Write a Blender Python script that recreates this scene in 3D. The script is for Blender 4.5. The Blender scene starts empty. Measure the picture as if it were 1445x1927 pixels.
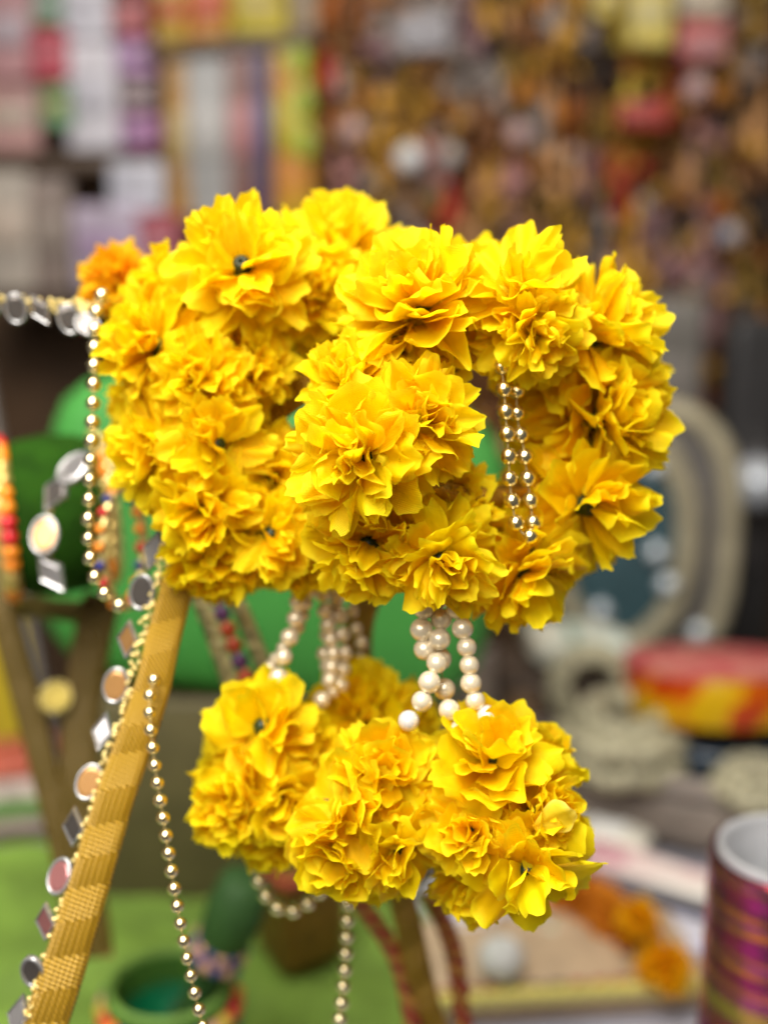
import bpy, bmesh, math, random
from mathutils import Vector, Matrix, Euler, noise

random.seed(11)
SC = bpy.context.scene
COL = SC.collection
R = math.radians

# ------------------------------------------------------------------ camera, world, lamps, exposure
PITCH = R(14.0)
FPX = 2352.0                     # focal length in photograph pixels (photo is 1445 x 1927)
CAM = Vector((0, 0, 0.45))
cd = bpy.data.cameras.new('camera')
cd.sensor_fit = 'HORIZONTAL'; cd.sensor_width = 36.0
cd.lens = 36.0 * FPX / 1445.0
cd.clip_start = 0.01; cd.clip_end = 50
cd.dof.use_dof = True
cd.dof.focus_distance = 0.341
cd.dof.aperture_fstop = cd.lens / 11.0
cd.dof.aperture_blades = 0
cam = bpy.data.objects.new('camera', cd); COL.objects.link(cam)
cam.location = CAM
cam.rotation_euler = (math.pi / 2 - PITCH, 0, 0)
SC.camera = cam

w = bpy.data.worlds.new('World'); SC.world = w; w.use_nodes = True
wb = w.node_tree.nodes['Background']
wb.inputs[0].default_value = (1.0, 0.90, 0.80, 1); wb.inputs[1].default_value = 0.11


def area(name, loc, target, sx, sy, power, col):
    l = bpy.data.lights.new(name, 'AREA'); l.shape = 'RECTANGLE'; l.size = sx; l.size_y = sy
    l.energy = power; l.color = col
    o = bpy.data.objects.new(name, l); COL.objects.link(o); o.location = loc
    o.rotation_euler = (Vector(target) - Vector(loc)).to_track_quat('-Z', 'Y').to_euler()
    return o


area('counter_lamp', (-0.16, 0.10, 1.12), (0, 0.36, 0.42), 0.62, 0.42, 18, (1.0, 0.97, 0.92))
area('front_fill', (-0.28, -0.34, 0.98), (0, 0.38, 0.38), 0.7, 0.45, 9.5, (1.0, 0.97, 0.93))  # added soft fill from behind the camera, lifts the shade on the petals
area('ceiling_lamp_back', (0.25, 0.85, 2.0), (0.1, 1.3, 0.4), 1.2, 0.4, 9.5, (1.0, 0.90, 0.78))

SC.view_settings.view_transform = 'Standard'
SC.view_settings.look = 'None'
SC.view_settings.exposure = 0.0
SC.view_settings.gamma = 1.0
SC.view_settings.use_curve_mapping = False
SC.render.engine = 'CYCLES'
SC.cycles.use_denoising = True
SC.cycles.adaptive_threshold = 0.03
SC.cycles.adaptive_min_samples = 24
SC.cycles.max_bounces = 8
SC.cycles.diffuse_bounces = 6
SC.cycles.glossy_bounces = 2
SC.cycles.transparent_max_bounces = 6

FW = Vector((0, math.cos(PITCH), -math.sin(PITCH)))
UP = Vector((0, math.sin(PITCH), math.cos(PITCH)))
RT = Vector((1, 0, 0))


def ray(px, py):
    return FW + RT * ((px - 722.5) / FPX) + UP * ((963.5 - py) / FPX)


def P(px, py, d):                 # point at forward distance d
    return CAM + ray(px, py) * d


def T(px, py, z=0.0):             # point on a horizontal plane
    r = ray(px, py); return CAM + r * ((z - CAM.z) / r.z)


def Wl(px, py, y):                # point on an upright plane across the room
    r = ray(px, py); return CAM + r * (y / r.y)


def px2m(px, d): return px * d / FPX


def CV(r, u, t): return (RT * r + UP * u - FW * t).normalized()


# ------------------------------------------------------------------ materials
def new_mat(name):
    m = bpy.data.materials.new(name); m.use_nodes = True
    nt = m.node_tree; nt.nodes.clear()
    out = nt.nodes.new('ShaderNodeOutputMaterial')
    return m, nt, out


MATS = {}


def mat(name, col, rough=0.5, metal=0.0, var=0.12, scale=60, bump=0.0, spec=0.5, coat=0.0, sss=0.0, trans=0.0, alpha=1.0, col2=None, sheen=0.0):
    if name in MATS: return MATS[name]
    m, nt, out = new_mat(name)
    b = nt.nodes.new('ShaderNodeBsdfPrincipled')
    tc = nt.nodes.new('ShaderNodeTexCoord')
    nz = nt.nodes.new('ShaderNodeTexNoise'); nz.inputs['Scale'].default_value = scale; nz.inputs['Detail'].default_value = 2
    nt.links.new(tc.outputs['Object'], nz.inputs['Vector'])
    rp = nt.nodes.new('ShaderNodeValToRGB')
    c2 = col2 or tuple(min(1, c * (1 + var)) for c in col)
    c1 = tuple(c * (1 - var) for c in col) if not col2 else col
    rp.color_ramp.elements[0].position = 0.36; rp.color_ramp.elements[1].position = 0.64
    rp.color_ramp.elements[0].color = (*c1, 1); rp.color_ramp.elements[1].color = (*c2, 1)
    nt.links.new(nz.outputs[0], rp.inputs[0]); nt.links.new(rp.outputs[0], b.inputs['Base Color'])
    b.inputs['Roughness'].default_value = rough; b.inputs['Metallic'].default_value = metal
    b.inputs['Specular IOR Level'].default_value = spec; b.inputs['Coat Weight'].default_value = coat
    b.inputs['Coat Roughness'].default_value = 0.07
    b.inputs['Sheen Weight'].default_value = sheen
    b.inputs['Alpha'].default_value = alpha
    b.inputs['Transmission Weight'].default_value = trans
    if sss:
        b.inputs['Subsurface Weight'].default_value = sss
        b.inputs['Subsurface Radius'].default_value = (0.002, 0.0015, 0.001)
    if bump:
        bp = nt.nodes.new('ShaderNodeBump'); bp.inputs['Strength'].default_value = bump; bp.inputs['Distance'].default_value = 0.001
        n2 = nt.nodes.new('ShaderNodeTexNoise'); n2.inputs['Scale'].default_value = scale * 6
        nt.links.new(tc.outputs['Object'], n2.inputs['Vector'])
        nt.links.new(n2.outputs[0], bp.inputs['Height']); nt.links.new(bp.outputs[0], b.inputs['Normal'])
    nt.links.new(b.outputs[0], out.inputs[0])
    MATS[name] = m
    return m


def math_node(nt, op, a=None, b=None, v=None):
    n = nt.nodes.new('ShaderNodeMath'); n.operation = op
    if a is not None: nt.links.new(a, n.inputs[0])
    if b is not None: nt.links.new(b, n.inputs[1])
    if v is not None: n.inputs[1].default_value = v
    return n.outputs[0]


def petal_mat(name, ca, cb, transl=0.54, weave=True):
    m, nt, out = new_mat(name)
    oi = nt.nodes.new('ShaderNodeObjectInfo')
    mx = nt.nodes.new('ShaderNodeMix'); mx.data_type = 'RGBA'
    mx.inputs[6].default_value = (*ca, 1); mx.inputs[7].default_value = (*cb, 1)
    at_ = nt.nodes.new('ShaderNodeAttribute'); at_.attribute_name = 'tint'
    nt.links.new(math_node(nt, 'FRACT', math_node(nt, 'ADD', oi.outputs['Random'], at_.outputs['Fac'])), mx.inputs[0])
    ae = nt.nodes.new('ShaderNodeAttribute'); ae.attribute_name = 'edge'
    me_ = nt.nodes.new('ShaderNodeMix'); me_.data_type = 'RGBA'
    me_.inputs[7].default_value = (*[min(1, c * q + .0) for c, q in zip(cb, (1.02, 1.08, 5))], 1)
    nt.links.new(math_node(nt, 'MULTIPLY', ae.outputs['Fac'], v=.75), me_.inputs[0]); nt.links.new(mx.outputs[2], me_.inputs[6])
    tc = nt.nodes.new('ShaderNodeTexCoord')
    sp = nt.nodes.new('ShaderNodeSeparateXYZ'); nt.links.new(tc.outputs['UV'], sp.inputs[0])
    su = math_node(nt, 'SINE', math_node(nt, 'MULTIPLY', sp.outputs[0], v=205.0))
    sv = math_node(nt, 'SINE', math_node(nt, 'MULTIPLY', sp.outputs[1], v=205.0))
    h = math_node(nt, 'MULTIPLY', su, sv)
    nz = nt.nodes.new('ShaderNodeTexNoise'); nz.inputs['Scale'].default_value = 5.0; nz.inputs['Detail'].default_value = 1
    nt.links.new(tc.outputs['UV'], nz.inputs['Vector'])
    # soft dye blotches in the cloth
    hs = nt.nodes.new('ShaderNodeHueSaturation')
    nt.links.new(me_.outputs[2], hs.inputs['Color'])
    vv = math_node(nt, 'ADD', math_node(nt, 'MULTIPLY', nz.outputs[0], v=0.24), v=0.88)
    # weave: thread crossings are a touch paler
    wv = math_node(nt, 'ADD', math_node(nt, 'MULTIPLY', h, v=0.09), vv)
    nt.links.new(wv, hs.inputs['Value'])
    hh = math_node(nt, 'ADD', math_node(nt, 'MULTIPLY', h, v=0.5), math_node(nt, 'MULTIPLY', nz.outputs[0], v=6.0))
    bp = nt.nodes.new('ShaderNodeBump'); bp.inputs['Strength'].default_value = 0.45; bp.inputs['Distance'].default_value = 0.00025
    nt.links.new(hh, bp.inputs['Height'])
    b = nt.nodes.new('ShaderNodeBsdfPrincipled')
    b.inputs['Roughness'].default_value = 0.5; b.inputs['Specular IOR Level'].default_value = 0.3
    b.inputs['Specular Tint'].default_value = (1.0, 0.92, 0.55, 1)
    nt.links.new(hs.outputs[0], b.inputs['Base Color']); nt.links.new(bp.outputs[0], b.inputs['Normal'])
    t = nt.nodes.new('ShaderNodeBsdfTranslucent'); nt.links.new(hs.outputs[0], t.inputs[0]); nt.links.new(bp.outputs[0], t.inputs[1])
    ms = nt.nodes.new('ShaderNodeMixShader'); ms.inputs[0].default_value = transl
    nt.links.new(b.outputs[0], ms.inputs[1]); nt.links.new(t.outputs[0], ms.inputs[2]); nt.links.new(ms.outputs[0], out.inputs[0])
    return m


M_PETAL = petal_mat('yellow_cloth', (0.97, 0.60, 0.001), (0.98, 0.81, 0.003))
M_ORANGE = petal_mat('orange_cloth', (0.96, 0.45, 0.002), (0.97, 0.60, 0.004))
M_CALYX = mat('dark_green_plastic', (0.018, 0.040, 0.012), 0.35)
M_GOLDB = mat('gold_bead', (0.93, 0.80, 0.47), 0.24, 1.0, 0.05)
M_PEARL = mat('pearl', (0.88, 0.76, 0.54), 0.30, 0.38, 0.04, coat=1.0)
M_PEARLW = mat('white_pearl', (0.80, 0.74, 0.66), 0.28, 0.3, 0.04, coat=0.8)
M_THREAD = mat('thread', (0.35, 0.26, 0.10), 0.7)
M_TAPE = mat('gold_tape', (0.46, 0.255, 0.022), 0.42, 0.45, 0.18, 300, 0.3)
M_SILVER = mat('silver_rim', (0.40, 0.39, 0.38), 0.22, 0.6, 0.05)
M_MIRROR = mat('mirror_glass', (0.72, 0.72, 0.74), 0.04, 1.0, 0.02)
M_BRAID = mat('gold_braid', (0.80, 0.64, 0.25), 0.35, 0.7, 0.25, 400)
M_GREENV = mat('green_velvet', (0.012, 0.045, 0.002), 0.9, 0, 0.2, 80, spec=.1)
M_LIME = mat('lime_cloth', (0.155, 0.26, 0.032), 0.75, 0, 0.18, 30, 0.3)
M_GREEN = mat('bright_green_cloth', (0.045, 0.24, 0.035), 0.7, 0, 0.1, 12)

# tape with woven ribs, direction set by the UV
def ribbed(name, col, k, slant, metal=.22):
    m, nt, out = new_mat(name)
    tc = nt.nodes.new('ShaderNodeTexCoord'); sp = nt.nodes.new('ShaderNodeSeparateXYZ')
    nt.links.new(tc.outputs['UV'], sp.inputs[0])
    a = math_node(nt, 'MULTIPLY', sp.outputs[0], v=slant)
    q = math_node(nt, 'ADD', a, sp.outputs[1])
    s1 = math_node(nt, 'SINE', math_node(nt, 'MULTIPLY', q, v=k))
    s2 = math_node(nt, 'SINE', math_node(nt, 'MULTIPLY', sp.outputs[0], v=k * 1.1))
    h = math_node(nt, 'ADD', s1, math_node(nt, 'MULTIPLY', s2, v=0.45))
    rp = nt.nodes.new('ShaderNodeValToRGB')
    rp.color_ramp.elements[0].position = 0.15; rp.color_ramp.elements[1].position = 0.9
    rp.color_ramp.elements[0].color = (*(c * 0.52 for c in col), 1); rp.color_ramp.elements[1].color = (*col, 1)
    nt.links.new(math_node(nt, 'ADD', math_node(nt, 'MULTIPLY', h, v=0.4), v=0.5), rp.inputs[0])
    b = nt.nodes.new('ShaderNodeBsdfPrincipled'); b.inputs['Roughness'].default_value = 0.42; b.inputs['Metallic'].default_value = metal
    nt.links.new(rp.outputs[0], b.inputs['Base Color'])
    bp = nt.nodes.new('ShaderNodeBump'); bp.inputs['Strength'].default_value = 0.6; bp.inputs['Distance'].default_value = 0.0005
    nt.links.new(h, bp.inputs['Height']); nt.links.new(bp.outputs[0], b.inputs['Normal'])
    nt.links.new(b.outputs[0], out.inputs[0])
    return m


M_RIBA = ribbed('gold_tape_cross_rib', (0.53, 0.30, 0.012), 6283 / 1.4, 0.10)
M_RIBB = ribbed('gold_tape_slant_rib', (0.45, 0.25, 0.010), 6283 / 1.65, 1.1)

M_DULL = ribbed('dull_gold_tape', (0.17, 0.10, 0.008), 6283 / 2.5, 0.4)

# ------------------------------------------------------------------ object helpers
WM = {}


def link(o, parent=None, world=None):
    COL.objects.link(o)
    world = world or Matrix.Identity(4)
    WM[o.name] = world
    if parent is not None:
        o.parent = parent
        o.matrix_basis = WM[parent.name].inverted() @ world
    else:
        o.matrix_basis = world
    return o


def empty(name, loc, label, cat, group=None):
    o = bpy.data.objects.new(name, None); o.empty_display_size = 0.02
    link(o, None, Matrix.Translation(loc)); return tag(o, label, cat, group)


def tag(o, label, cat, group=None):
    o['label'] = label; o['category'] = cat
    if group: o['group'] = group
    return o


def ob(name, mesh, m, parent=None, world=None, smooth=True):
    if m is not None and not mesh.materials: mesh.materials.append(m)
    o = bpy.data.objects.new(name, mesh)
    return link(o, parent, world)


def bm_mesh(name, bm, smooth=True):
    me = bpy.data.meshes.new(name); bm.to_mesh(me); bm.free()
    if smooth:
        for p in me.polygons: p.use_smooth = True
    return me


def sphere_mesh(name, seg=20, ring=12, r=1.0):
    bm = bmesh.new(); bmesh.ops.create_uvsphere(bm, u_segments=seg, v_segments=ring, radius=r)
    return bm_mesh(name, bm)


def lathe_mesh(name, prof, seg=32, cap=False):
    bm = bmesh.new(); rings = []
    for (r, z) in prof:
        rings.append([bm.verts.new((r * math.cos(2 * math.pi * i / seg), r * math.sin(2 * math.pi * i / seg), z)) for i in range(seg)])
    for a, b in zip(rings, rings[1:]):
        for i in range(seg):
            bm.faces.new((a[i], a[(i + 1) % seg], b[(i + 1) % seg], b[i]))
    if cap:
        bm.faces.new(rings[0][::-1]); bm.faces.new(rings[-1])
    return bm_mesh(name, bm)


def box_mesh(name, sx, sy, sz, bev=0.1, seg=2, wob=0.0, cuts=0, seed=0):
    """bevelled box, base at z = 0"""
    bm = bmesh.new(); bmesh.ops.create_cube(bm, size=1)
    for v in bm.verts: v.co = Vector((v.co.x * sx, v.co.y * sy, (v.co.z + 0.5) * sz))
    if cuts: bmesh.ops.subdivide_edges(bm, edges=bm.edges[:], cuts=cuts, use_grid_fill=True)
    if wob:
        for v in bm.verts:
            v.co += Vector(noise.noise_vector(v.co * (3.0 / max(sx, sz)) + Vector((seed, seed * 2.3, 0)))) * wob
    if bev:
        es = [e for e in bm.edges if e.calc_face_angle(0) > 0.6]
        bmesh.ops.bevel(bm, geom=es, offset=bev, segments=seg, affect='EDGES', profile=0.5)
    return bm_mesh(name, bm)


def tube_mesh(name, pts, rad, seg=10, closed=False):
    bm = bmesh.new(); rings = []; n = len(pts)
    for i, p in enumerate(pts):
        a = pts[(i - 1) % n] if (closed or i > 0) else pts[0]
        b = pts[(i + 1) % n] if (closed or i < n - 1) else pts[-1]
        t = (b - a).normalized()
        s = t.cross(Vector((0.13, 0.31, 0.94)))
        if s.length < 1e-3: s = t.cross(Vector((1, 0, 0)))
        s.normalize(); q = t.cross(s)
        rr = rad(i / max(1, n - 1)) if callable(rad) else rad
        rings.append([bm.verts.new(p + (s * math.cos(2 * math.pi * k / seg) + q * math.sin(2 * math.pi * k / seg)) * rr) for k in range(seg)])
    m = n if closed else n - 1
    for i in range(m):
        a, b = rings[i], rings[(i + 1) % n]
        for k in range(seg):
            bm.faces.new((a[k], a[(k + 1) % seg], b[(k + 1) % seg], b[k]))
    if not closed:
        bm.faces.new(rings[0][::-1]); bm.faces.new(rings[-1])
    bmesh.ops.recalc_face_normals(bm, faces=bm.faces)
    return bm_mesh(name, bm)


def spline(pts, n):
    """Catmull-Rom through pts, n samples"""
    out = []; m = len(pts) - 1
    for i in range(n):
        t = i / (n - 1) * m; k = min(int(t), m - 1); f = t - k
        p0 = pts[max(k - 1, 0)]; p1 = pts[k]; p2 = pts[k + 1]; p3 = pts[min(k + 2, m)]
        out.append(0.5 * ((2 * p1) + (p2 - p0) * f + (2 * p0 - 5 * p1 + 4 * p2 - p3) * f * f + (3 * p1 - p0 - 3 * p2 + p3) * f ** 3))
    return out


def resample(pts, step):
    out = [pts[0].copy()]; acc = 0.0
    for a, b in zip(pts, pts[1:]):
        L = (b - a).length; d = step - acc
        while d <= L and L > 0:
            out.append(a.lerp(b, d / L)); d += step
        acc = L - (d - step)
    return out


def frame(loc, z, x=None):
    z = z.normalized(); x = x or Vector((0.31, 0.2, 0.93))
    y = z.cross(x)
    if y.length < 1e-4: y = z.cross(Vector((1, 0, 0)))
    y.normalize(); x = y.cross(z)
    m = Matrix((x, y, z)).transposed().to_4x4(); m.translation = loc
    return m


# ------------------------------------------------------------------ the setting
def structure(o): o['kind'] = 'structure'; return o


# counter: plank-like laminate top with a front apron
bm = bmesh.new()
bmesh.ops.create_cube(bm, size=1)
for v in bm.verts: v.co = Vector((v.co.x * 2.4, 0.62 + v.co.y * 0.80, -0.02 + v.co.z * 0.04))
bmesh.ops.bevel(bm, geom=bm.edges[:], offset=0.004, segments=2, affect='EDGES')
structure(ob('counter', bm_mesh('counter', bm), mat('counter_laminate', (0.42, 0.41, 0.47), 0.4, 0, 0.08, 14)))
# shop floor behind the counter and back wall
bm = bmesh.new(); bmesh.ops.create_grid(bm, x_segments=2, y_segments=2, size=1)
for v in bm.verts: v.co = Vector((v.co.x * 2.2, 1.0 + v.co.y * 1.4, -0.85))
structure(ob('floor', bm_mesh('floor', bm), mat('floor_stone', (0.16, 0.14, 0.12), 0.5, 0, 0.2, 8)))
WALLY = 1.66
structure(ob('back_wall', box_mesh('back_wall', 4.4, 0.05, 2.6, 0.004), mat('wall_board', (0.085, 0.045, 0.02), 0.8, 0, 0.3, 6), None,
             Matrix.Translation((0, WALLY + 0.10, -0.85))))

# ------------------------------------------------------------------ fabric flowers
def make_petal(seed, kind):
    """unit petal: base at origin, runs along +X to about 1, cloth sheet with lobed, frayed tip"""
    rnd = random.Random(seed)
    NU, NV = 14, 11
    wmax = rnd.uniform(0.25, 0.34)
    lob = rnd.choice((2, 3, 3, 4)); lph = rnd.uniform(-0.4, 0.4); ldep = rnd.uniform(0.03, 0.085)
    rib = rnd.uniform(0.01, 0.075); cup = rnd.uniform(-0.06, 0.16); curl = rnd.uniform(-0.30, 0.14)
    wa = rnd.uniform(0.015, 0.06); wf = rnd.uniform(3.0, 6.5); wp = rnd.uniform(0, 6.3)
    skew = rnd.uniform(-0.12, 0.12); tw = rnd.uniform(-0.35, 0.35)
    fold = rnd.uniform(-0.25, 0.25) if kind == 1 else 0
    off = Vector((seed * 3.17, seed * 1.71, 0))
    verts, uvs, faces, edges = [], [], [], []
    for j in range(NV):
        t = j / (NV - 1)
        for i in range(NU + 1):
            s = -1 + 2 * i / NU
            wd = wmax * (0.24 + 0.76 * math.sin(min(1.0, t / 0.72) * math.pi / 2) ** 1.25)
            if t > 0.72: wd *= 1 - 0.14 * ((t - 0.72) / 0.28) ** 2
            ln = 1 - 0.25 * abs(s) ** 2.3 - ldep * (1 - math.cos((s + lph) * math.pi * lob)) * 0.5 + rnd.uniform(-0.012, 0.012)
            x = t * (1 + (ln - 1) * t ** 2)
            y = s * wd + skew * t * t
            z = cup * (s * s) * t - rib * math.exp(-(s / 0.22) ** 2) * math.sin(t * math.pi) * 0.8
            z += curl * t * t + wa * math.sin(wf * s + wp) * t * t * 1.6
            z += fold * max(0, s) ** 2 * t
            z += tw * s * wd * t
            q = noise.noise(Vector((x * 3.0, y * 5.0, 0)) + off); z += 0.034 * q * t
            q = noise.noise(Vector((x * 8.0, y * 10.0, 3)) + off); z += 0.012 * q * t
            edges.append(max(0.0, max(abs(s), t * 1.0) - .80) / .20 * min(1, t * 1.6)); verts.append((x, y, z)); uvs.append((x + seed * 0.37, y + seed * 0.11))
    for j in range(NV - 1):
        for i in range(NU):
            a = j * (NU + 1) + i
            faces.append((a, a + 1, a + NU + 2, a + NU + 1))
    return verts, faces, uvs, edges


PET = [make_petal(i + 1, i % 3 == 1) for i in range(30)]


def petal_data(name, items, m):
    """items: list of (petal index, matrix) joined in one mesh"""
    vs, fs, us, es, ts = [], [], [], [], []
    tr = random.Random(len(items))
    for k, M in items:
        v, f, u, e_ = PET[k]; b = len(vs); es += e_; ts += [tr.random() if len(items) > 1 else 0.0] * len(v)
        vs += [tuple(M @ Vector(c)) for c in v]; fs += [tuple(b + i for i in q) for q in f]; us += u
    me = bpy.data.meshes.new(name); me.from_pydata(vs, [], fs)
    uv = me.uv_layers.new(name='UVMap')
    for l in me.loops: uv.data[l.index].uv = us[l.vertex_index]
    me.attributes.new('tint', 'FLOAT', 'POINT').data.foreach_set('value', ts)
    me.attributes.new('edge', 'FLOAT', 'POINT').data.foreach_set('value', es)
    for p in me.polygons: p.use_smooth = True
    me.materials.append(m)
    return me


PETM = [petal_data('petal', [(i, Matrix.Identity(4))], M_PETAL) for i in range(30)]

# calyx: small green cup with narrow sepals, unit size
def calyx_mesh():
    bm = bmesh.new()
    prof = [(0.05, -0.34), (0.075, -0.2), (0.12, -0.1), (0.155, 0.0), (0.16, 0.12), (0.13, 0.24), (0.05, 0.30)]
    seg = 12; rings = []
    for r, z in prof: rings.append([bm.verts.new((r * math.cos(6.2832 * i / seg), r * math.sin(6.2832 * i / seg), z)) for i in range(seg)])
    for a, b in zip(rings, rings[1:]):
        for i in range(seg): bm.faces.new((a[i], a[(i + 1) % seg], b[(i + 1) % seg], b[i]))
    bm.faces.new(rings[-1])
    for k in range(7):
        a = 6.2832 * k / 7 + 0.2; d = Vector((math.cos(a), math.sin(a), 0)); n = Vector((-d.y, d.x, 0))
        p = [d * 0.12 + n * 0.035 + Vector((0, 0, -0.03)), d * 0.12 - n * 0.035 + Vector((0, 0, -0.03)), d * 0.36 - n * 0.03 + Vector((0, 0, 0.02)), d * 0.36 + n * 0.03 + Vector((0, 0, 0.02)), d * 0.5 + Vector((0, 0, 0.06))]
        vv = [bm.verts.new(c) for c in p]; bm.faces.new((vv[0], vv[1], vv[2], vv[3])); bm.faces.new((vv[3], vv[2], vv[4]))
    me = bm_mesh('flower', bm); me.materials.append(M_CALYX); return me


CALYX = calyx_mesh()
BEADC = lathe_mesh('centre_bead', [(0.03, 0.12), (0.03, 0.16), (0.07, 0.158), (0.115, 0.12), (0.135, 0.05), (0.12, -0.02), (0.05, -0.07)], 18)
BEADC.materials.append(mat('green_bead', (0.022, 0.027, 0.008), 0.5, spec=.25))
LAYERS = [(-32, .95, 1.05, 9, -.06), (-12, 1.0, 1.0, 10, -.03), (6, 1.0, 1.0, 10, .0), (22, 1.0, 1.0, 10, .03), (38, .96, .95, 9, .05), (53, .91, .95, 8, .08), (68, .85, .92, 6, .10), (83, .78, .9, 4, .11)]


def flower(parent, px, py, d, f, rad, single=True, opened=False, seed=0, m=None, wide=.80):
    rnd = random.Random(seed * 7 + 3)
    r = px2m(rad, d)
    W0 = frame(P(px, py, d), CV(*f)) @ Matrix.Rotation(rnd.uniform(0, 6.28), 4, 'Z')
    S = Matrix.Scale(r, 4)
    fl = ob('flower', CALYX, None, parent, W0 @ S)
    items = []
    lay = LAYERS[:-2] + [(46, .84, .95, 9, .07)] if opened == 2 else LAYERS
    gap = rnd.uniform(0, 6.28)
    spread = (14, 15, 17, 22, 28, 38, 50, 65)
    for li, (el, ln, wd, n, z) in enumerate(lay):
        a0 = rnd.uniform(0, 6.28)
        if wide > 1: n = max(3, round(n * .72))
        for k in range(n):
            a = a0 + 6.2832 * k / n + rnd.uniform(-.20, .20)
            e = R(el + rnd.uniform(-14, 14) + (rnd.uniform(-16, -4) if opened == 2 and li == len(lay) - 1 else 0))
            if opened == 1 and li in (3, 4) and math.cos(a - gap) > (.80, .60)[li - 3]: continue
            if opened == 1 and li >= 5 and math.cos(a - gap) > (.25, -.2, -.6)[li - 5]: continue
            L = ln * rnd.uniform(.86, 1.07); ww = wd * wide * rnd.uniform(.8, 1.25)
            M = (Matrix.Translation((0, 0, z)) @ Matrix.Rotation(a, 4, 'Z') @ Matrix.Rotation(-e, 4, 'Y')
                 @ Matrix.Translation((0.05, 0, 0)) @ Matrix.Rotation(R(rnd.uniform(-1, 1) * spread[li]), 4, 'X')
                 @ Matrix.Diagonal((L, ww, rnd.choice((1, 1, -0.7)) * 1.0, 1)))
            items.append((rnd.randrange(30), M))
    if single and m is None:
        for k, M in items:
            ob('petal', PETM[k], None, fl, W0 @ S @ M)
    else:
        o = ob('petals', petal_data('petals', items, m or M_PETAL), None, fl, W0 @ S); o['kind'] = 'stuff'
    if opened == 2: ob('centre_bead', BEADC, None, fl, W0 @ S @ Matrix.Translation((0, 0, .24)) @ Matrix.Scale(.90, 4))
    return fl


def ring_core(parent, c, hx, hy, dd, rr, m):
    pts = []
    for i in range(48):
        a = 6.2832 * i / 48
        pts.append(P(c[0] + hx * math.cos(a), c[1] - hy * math.sin(a), c[2] + dd * math.cos(a)))
    o = P(*c)
    me = tube_mesh('bangle_core', [p - o for p in pts], rr, 12, True)
    return ob('bangle_core', me, m, parent, Matrix.Translation(o))


M_CORE = mat('gold_core', (0.50, 0.30, 0.05), 0.25, 0.8, 0.3, 250, 0.5)

# bangle nearest the camera
RB = empty('flower_bangle', P(930, 1010, .38), 'yellow cloth flower bangle nearest the camera with gold bead loop in its opening', 'flower bangle', 'yellow flower bangles')
ring_core(RB, (915, 805, .374), 190, 130, .022, .0032, M_CORE)
for i, a in enumerate([
    (684, 856, .352, (-.30, -.15, .94), 158, True, False),
    (780, 800, .355, (.40, .28, .87), 130, True, False),
    (790, 600, .368, (-.15, .70, .70), 165, True, False),
    (965, 560, .372, (.0, .50, .87), 145, True, True),
    (1000, 620, .366, (.20, -.35, .92), 115, True, False),
    (1095, 640, .386, (.72, .35, .60), 160, False, False),
    (1090, 945, .386, (.60, -.25, .76), 145, False, True),
    (825, 1040, .362, (.2, -.40, .9), 125, False, False),
    (675, 735, .366, (-.60, .50, .62), 120, False, False),
    (1120, 790, .390, (.80, .0, .60), 150, False, False),
    (985, 1065, .380, (.25, -.72, .64), 130, False, True),
    (700, 1010, .366, (-.35, -.70, .62), 130, False, False),
    (1065, 850, .404, (-.5, .1, .85), 130, False, False),
    (985, 995, .398, (-.2, .55, .8), 105, False, False),
    (850, 965, .376, (.1, .5, .85), 105, False, False),
    (1040, 715, .404, (-.35, -.35, .85), 115, False, False),
    (1020, 1010, .400, (.3, -.4, .8), 110, False, False),
    (900, 570, .405, (0, .85, -.5), 130, False, False),
    (1110, 700, .418, (.75, .2, -.6), 140, False, False),
    (1070, 960, .415, (.5, -.5, -.6), 130, False, False),
    (760, 660, .372, (-.3, .1, .95), 100, False, False),
]):
    flower(RB, *a, seed=(100, 101, 152, 103, 104, 105, 156)[i] if i < 7 else 100 + i)

LB = empty('flower_bangle', P(520, 1000, .40), 'yellow cloth flower bangle behind on the left with dark green bead showing', 'flower bangle', 'yellow flower bangles')
ring_core(LB, (530, 770, .406), 170, 150, .02, .0032, M_CORE)
for i, a in enumerate([
    (463, 518, .392, (-.08, .30, .94), 146, True, 2),
    (640, 505, .425, (.15, .75, .62), 145, True, False),
    (300, 655, .398, (-.72, .2, .65), 120, True, False),
    (385, 715, .388, (-.2, .1, .95), 105, True, False),
    (310, 850, .394, (-.65, .0, .75), 120, True, False),
    (408, 838, .385, (.15, .05, .98), 110, False, True),
    (395, 950, .390, (-.3, -.35, .9), 120, False, False),
    (510, 1000, .391, (.1, -.25, .95), 105, False, True),
    (470, 700, .396, (.55, .15, .8), 95, False, False),
    (590, 560, .412, (.1, .25, .95), 115, False, False),
    (410, 1035, .398, (-.25, -.8, .5), 112, False, False),
    (570, 1030, .404, (.2, -.6, .75), 100, False, False),
    (510, 900, .402, (.4, .1, .9), 110, False, False),
    (620, 590, .424, (.3, -.1, .9), 80, False, False),
    (300, 760, .420, (-.85, 0, -.4), 100, False, False),
    (440, 560, .430, (-.4, .8, -.3), 135, False, False),
    (440, 1020, .425, (-.2, -.7, -.6), 110, False, False),
    (340, 560, .412, (-.7, .6, .3), 110, False, False),
    (575, 880, .418, (.3, .0, .95), 95, False, False),
]):
    flower(LB, *a, seed=200 + i)

# ------------------------------------------------------------------ pendants on pearl strands
SPH = sphere_mesh('pearl', 22, 14); SPH.materials.append(M_PEARL)
SPHW = sphere_mesh('pearl', 22, 14); SPHW.materials.append(M_PEARLW)
SPHG = sphere_mesh('bead', 22, 14); SPHG.materials.append(M_GOLDB)


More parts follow.
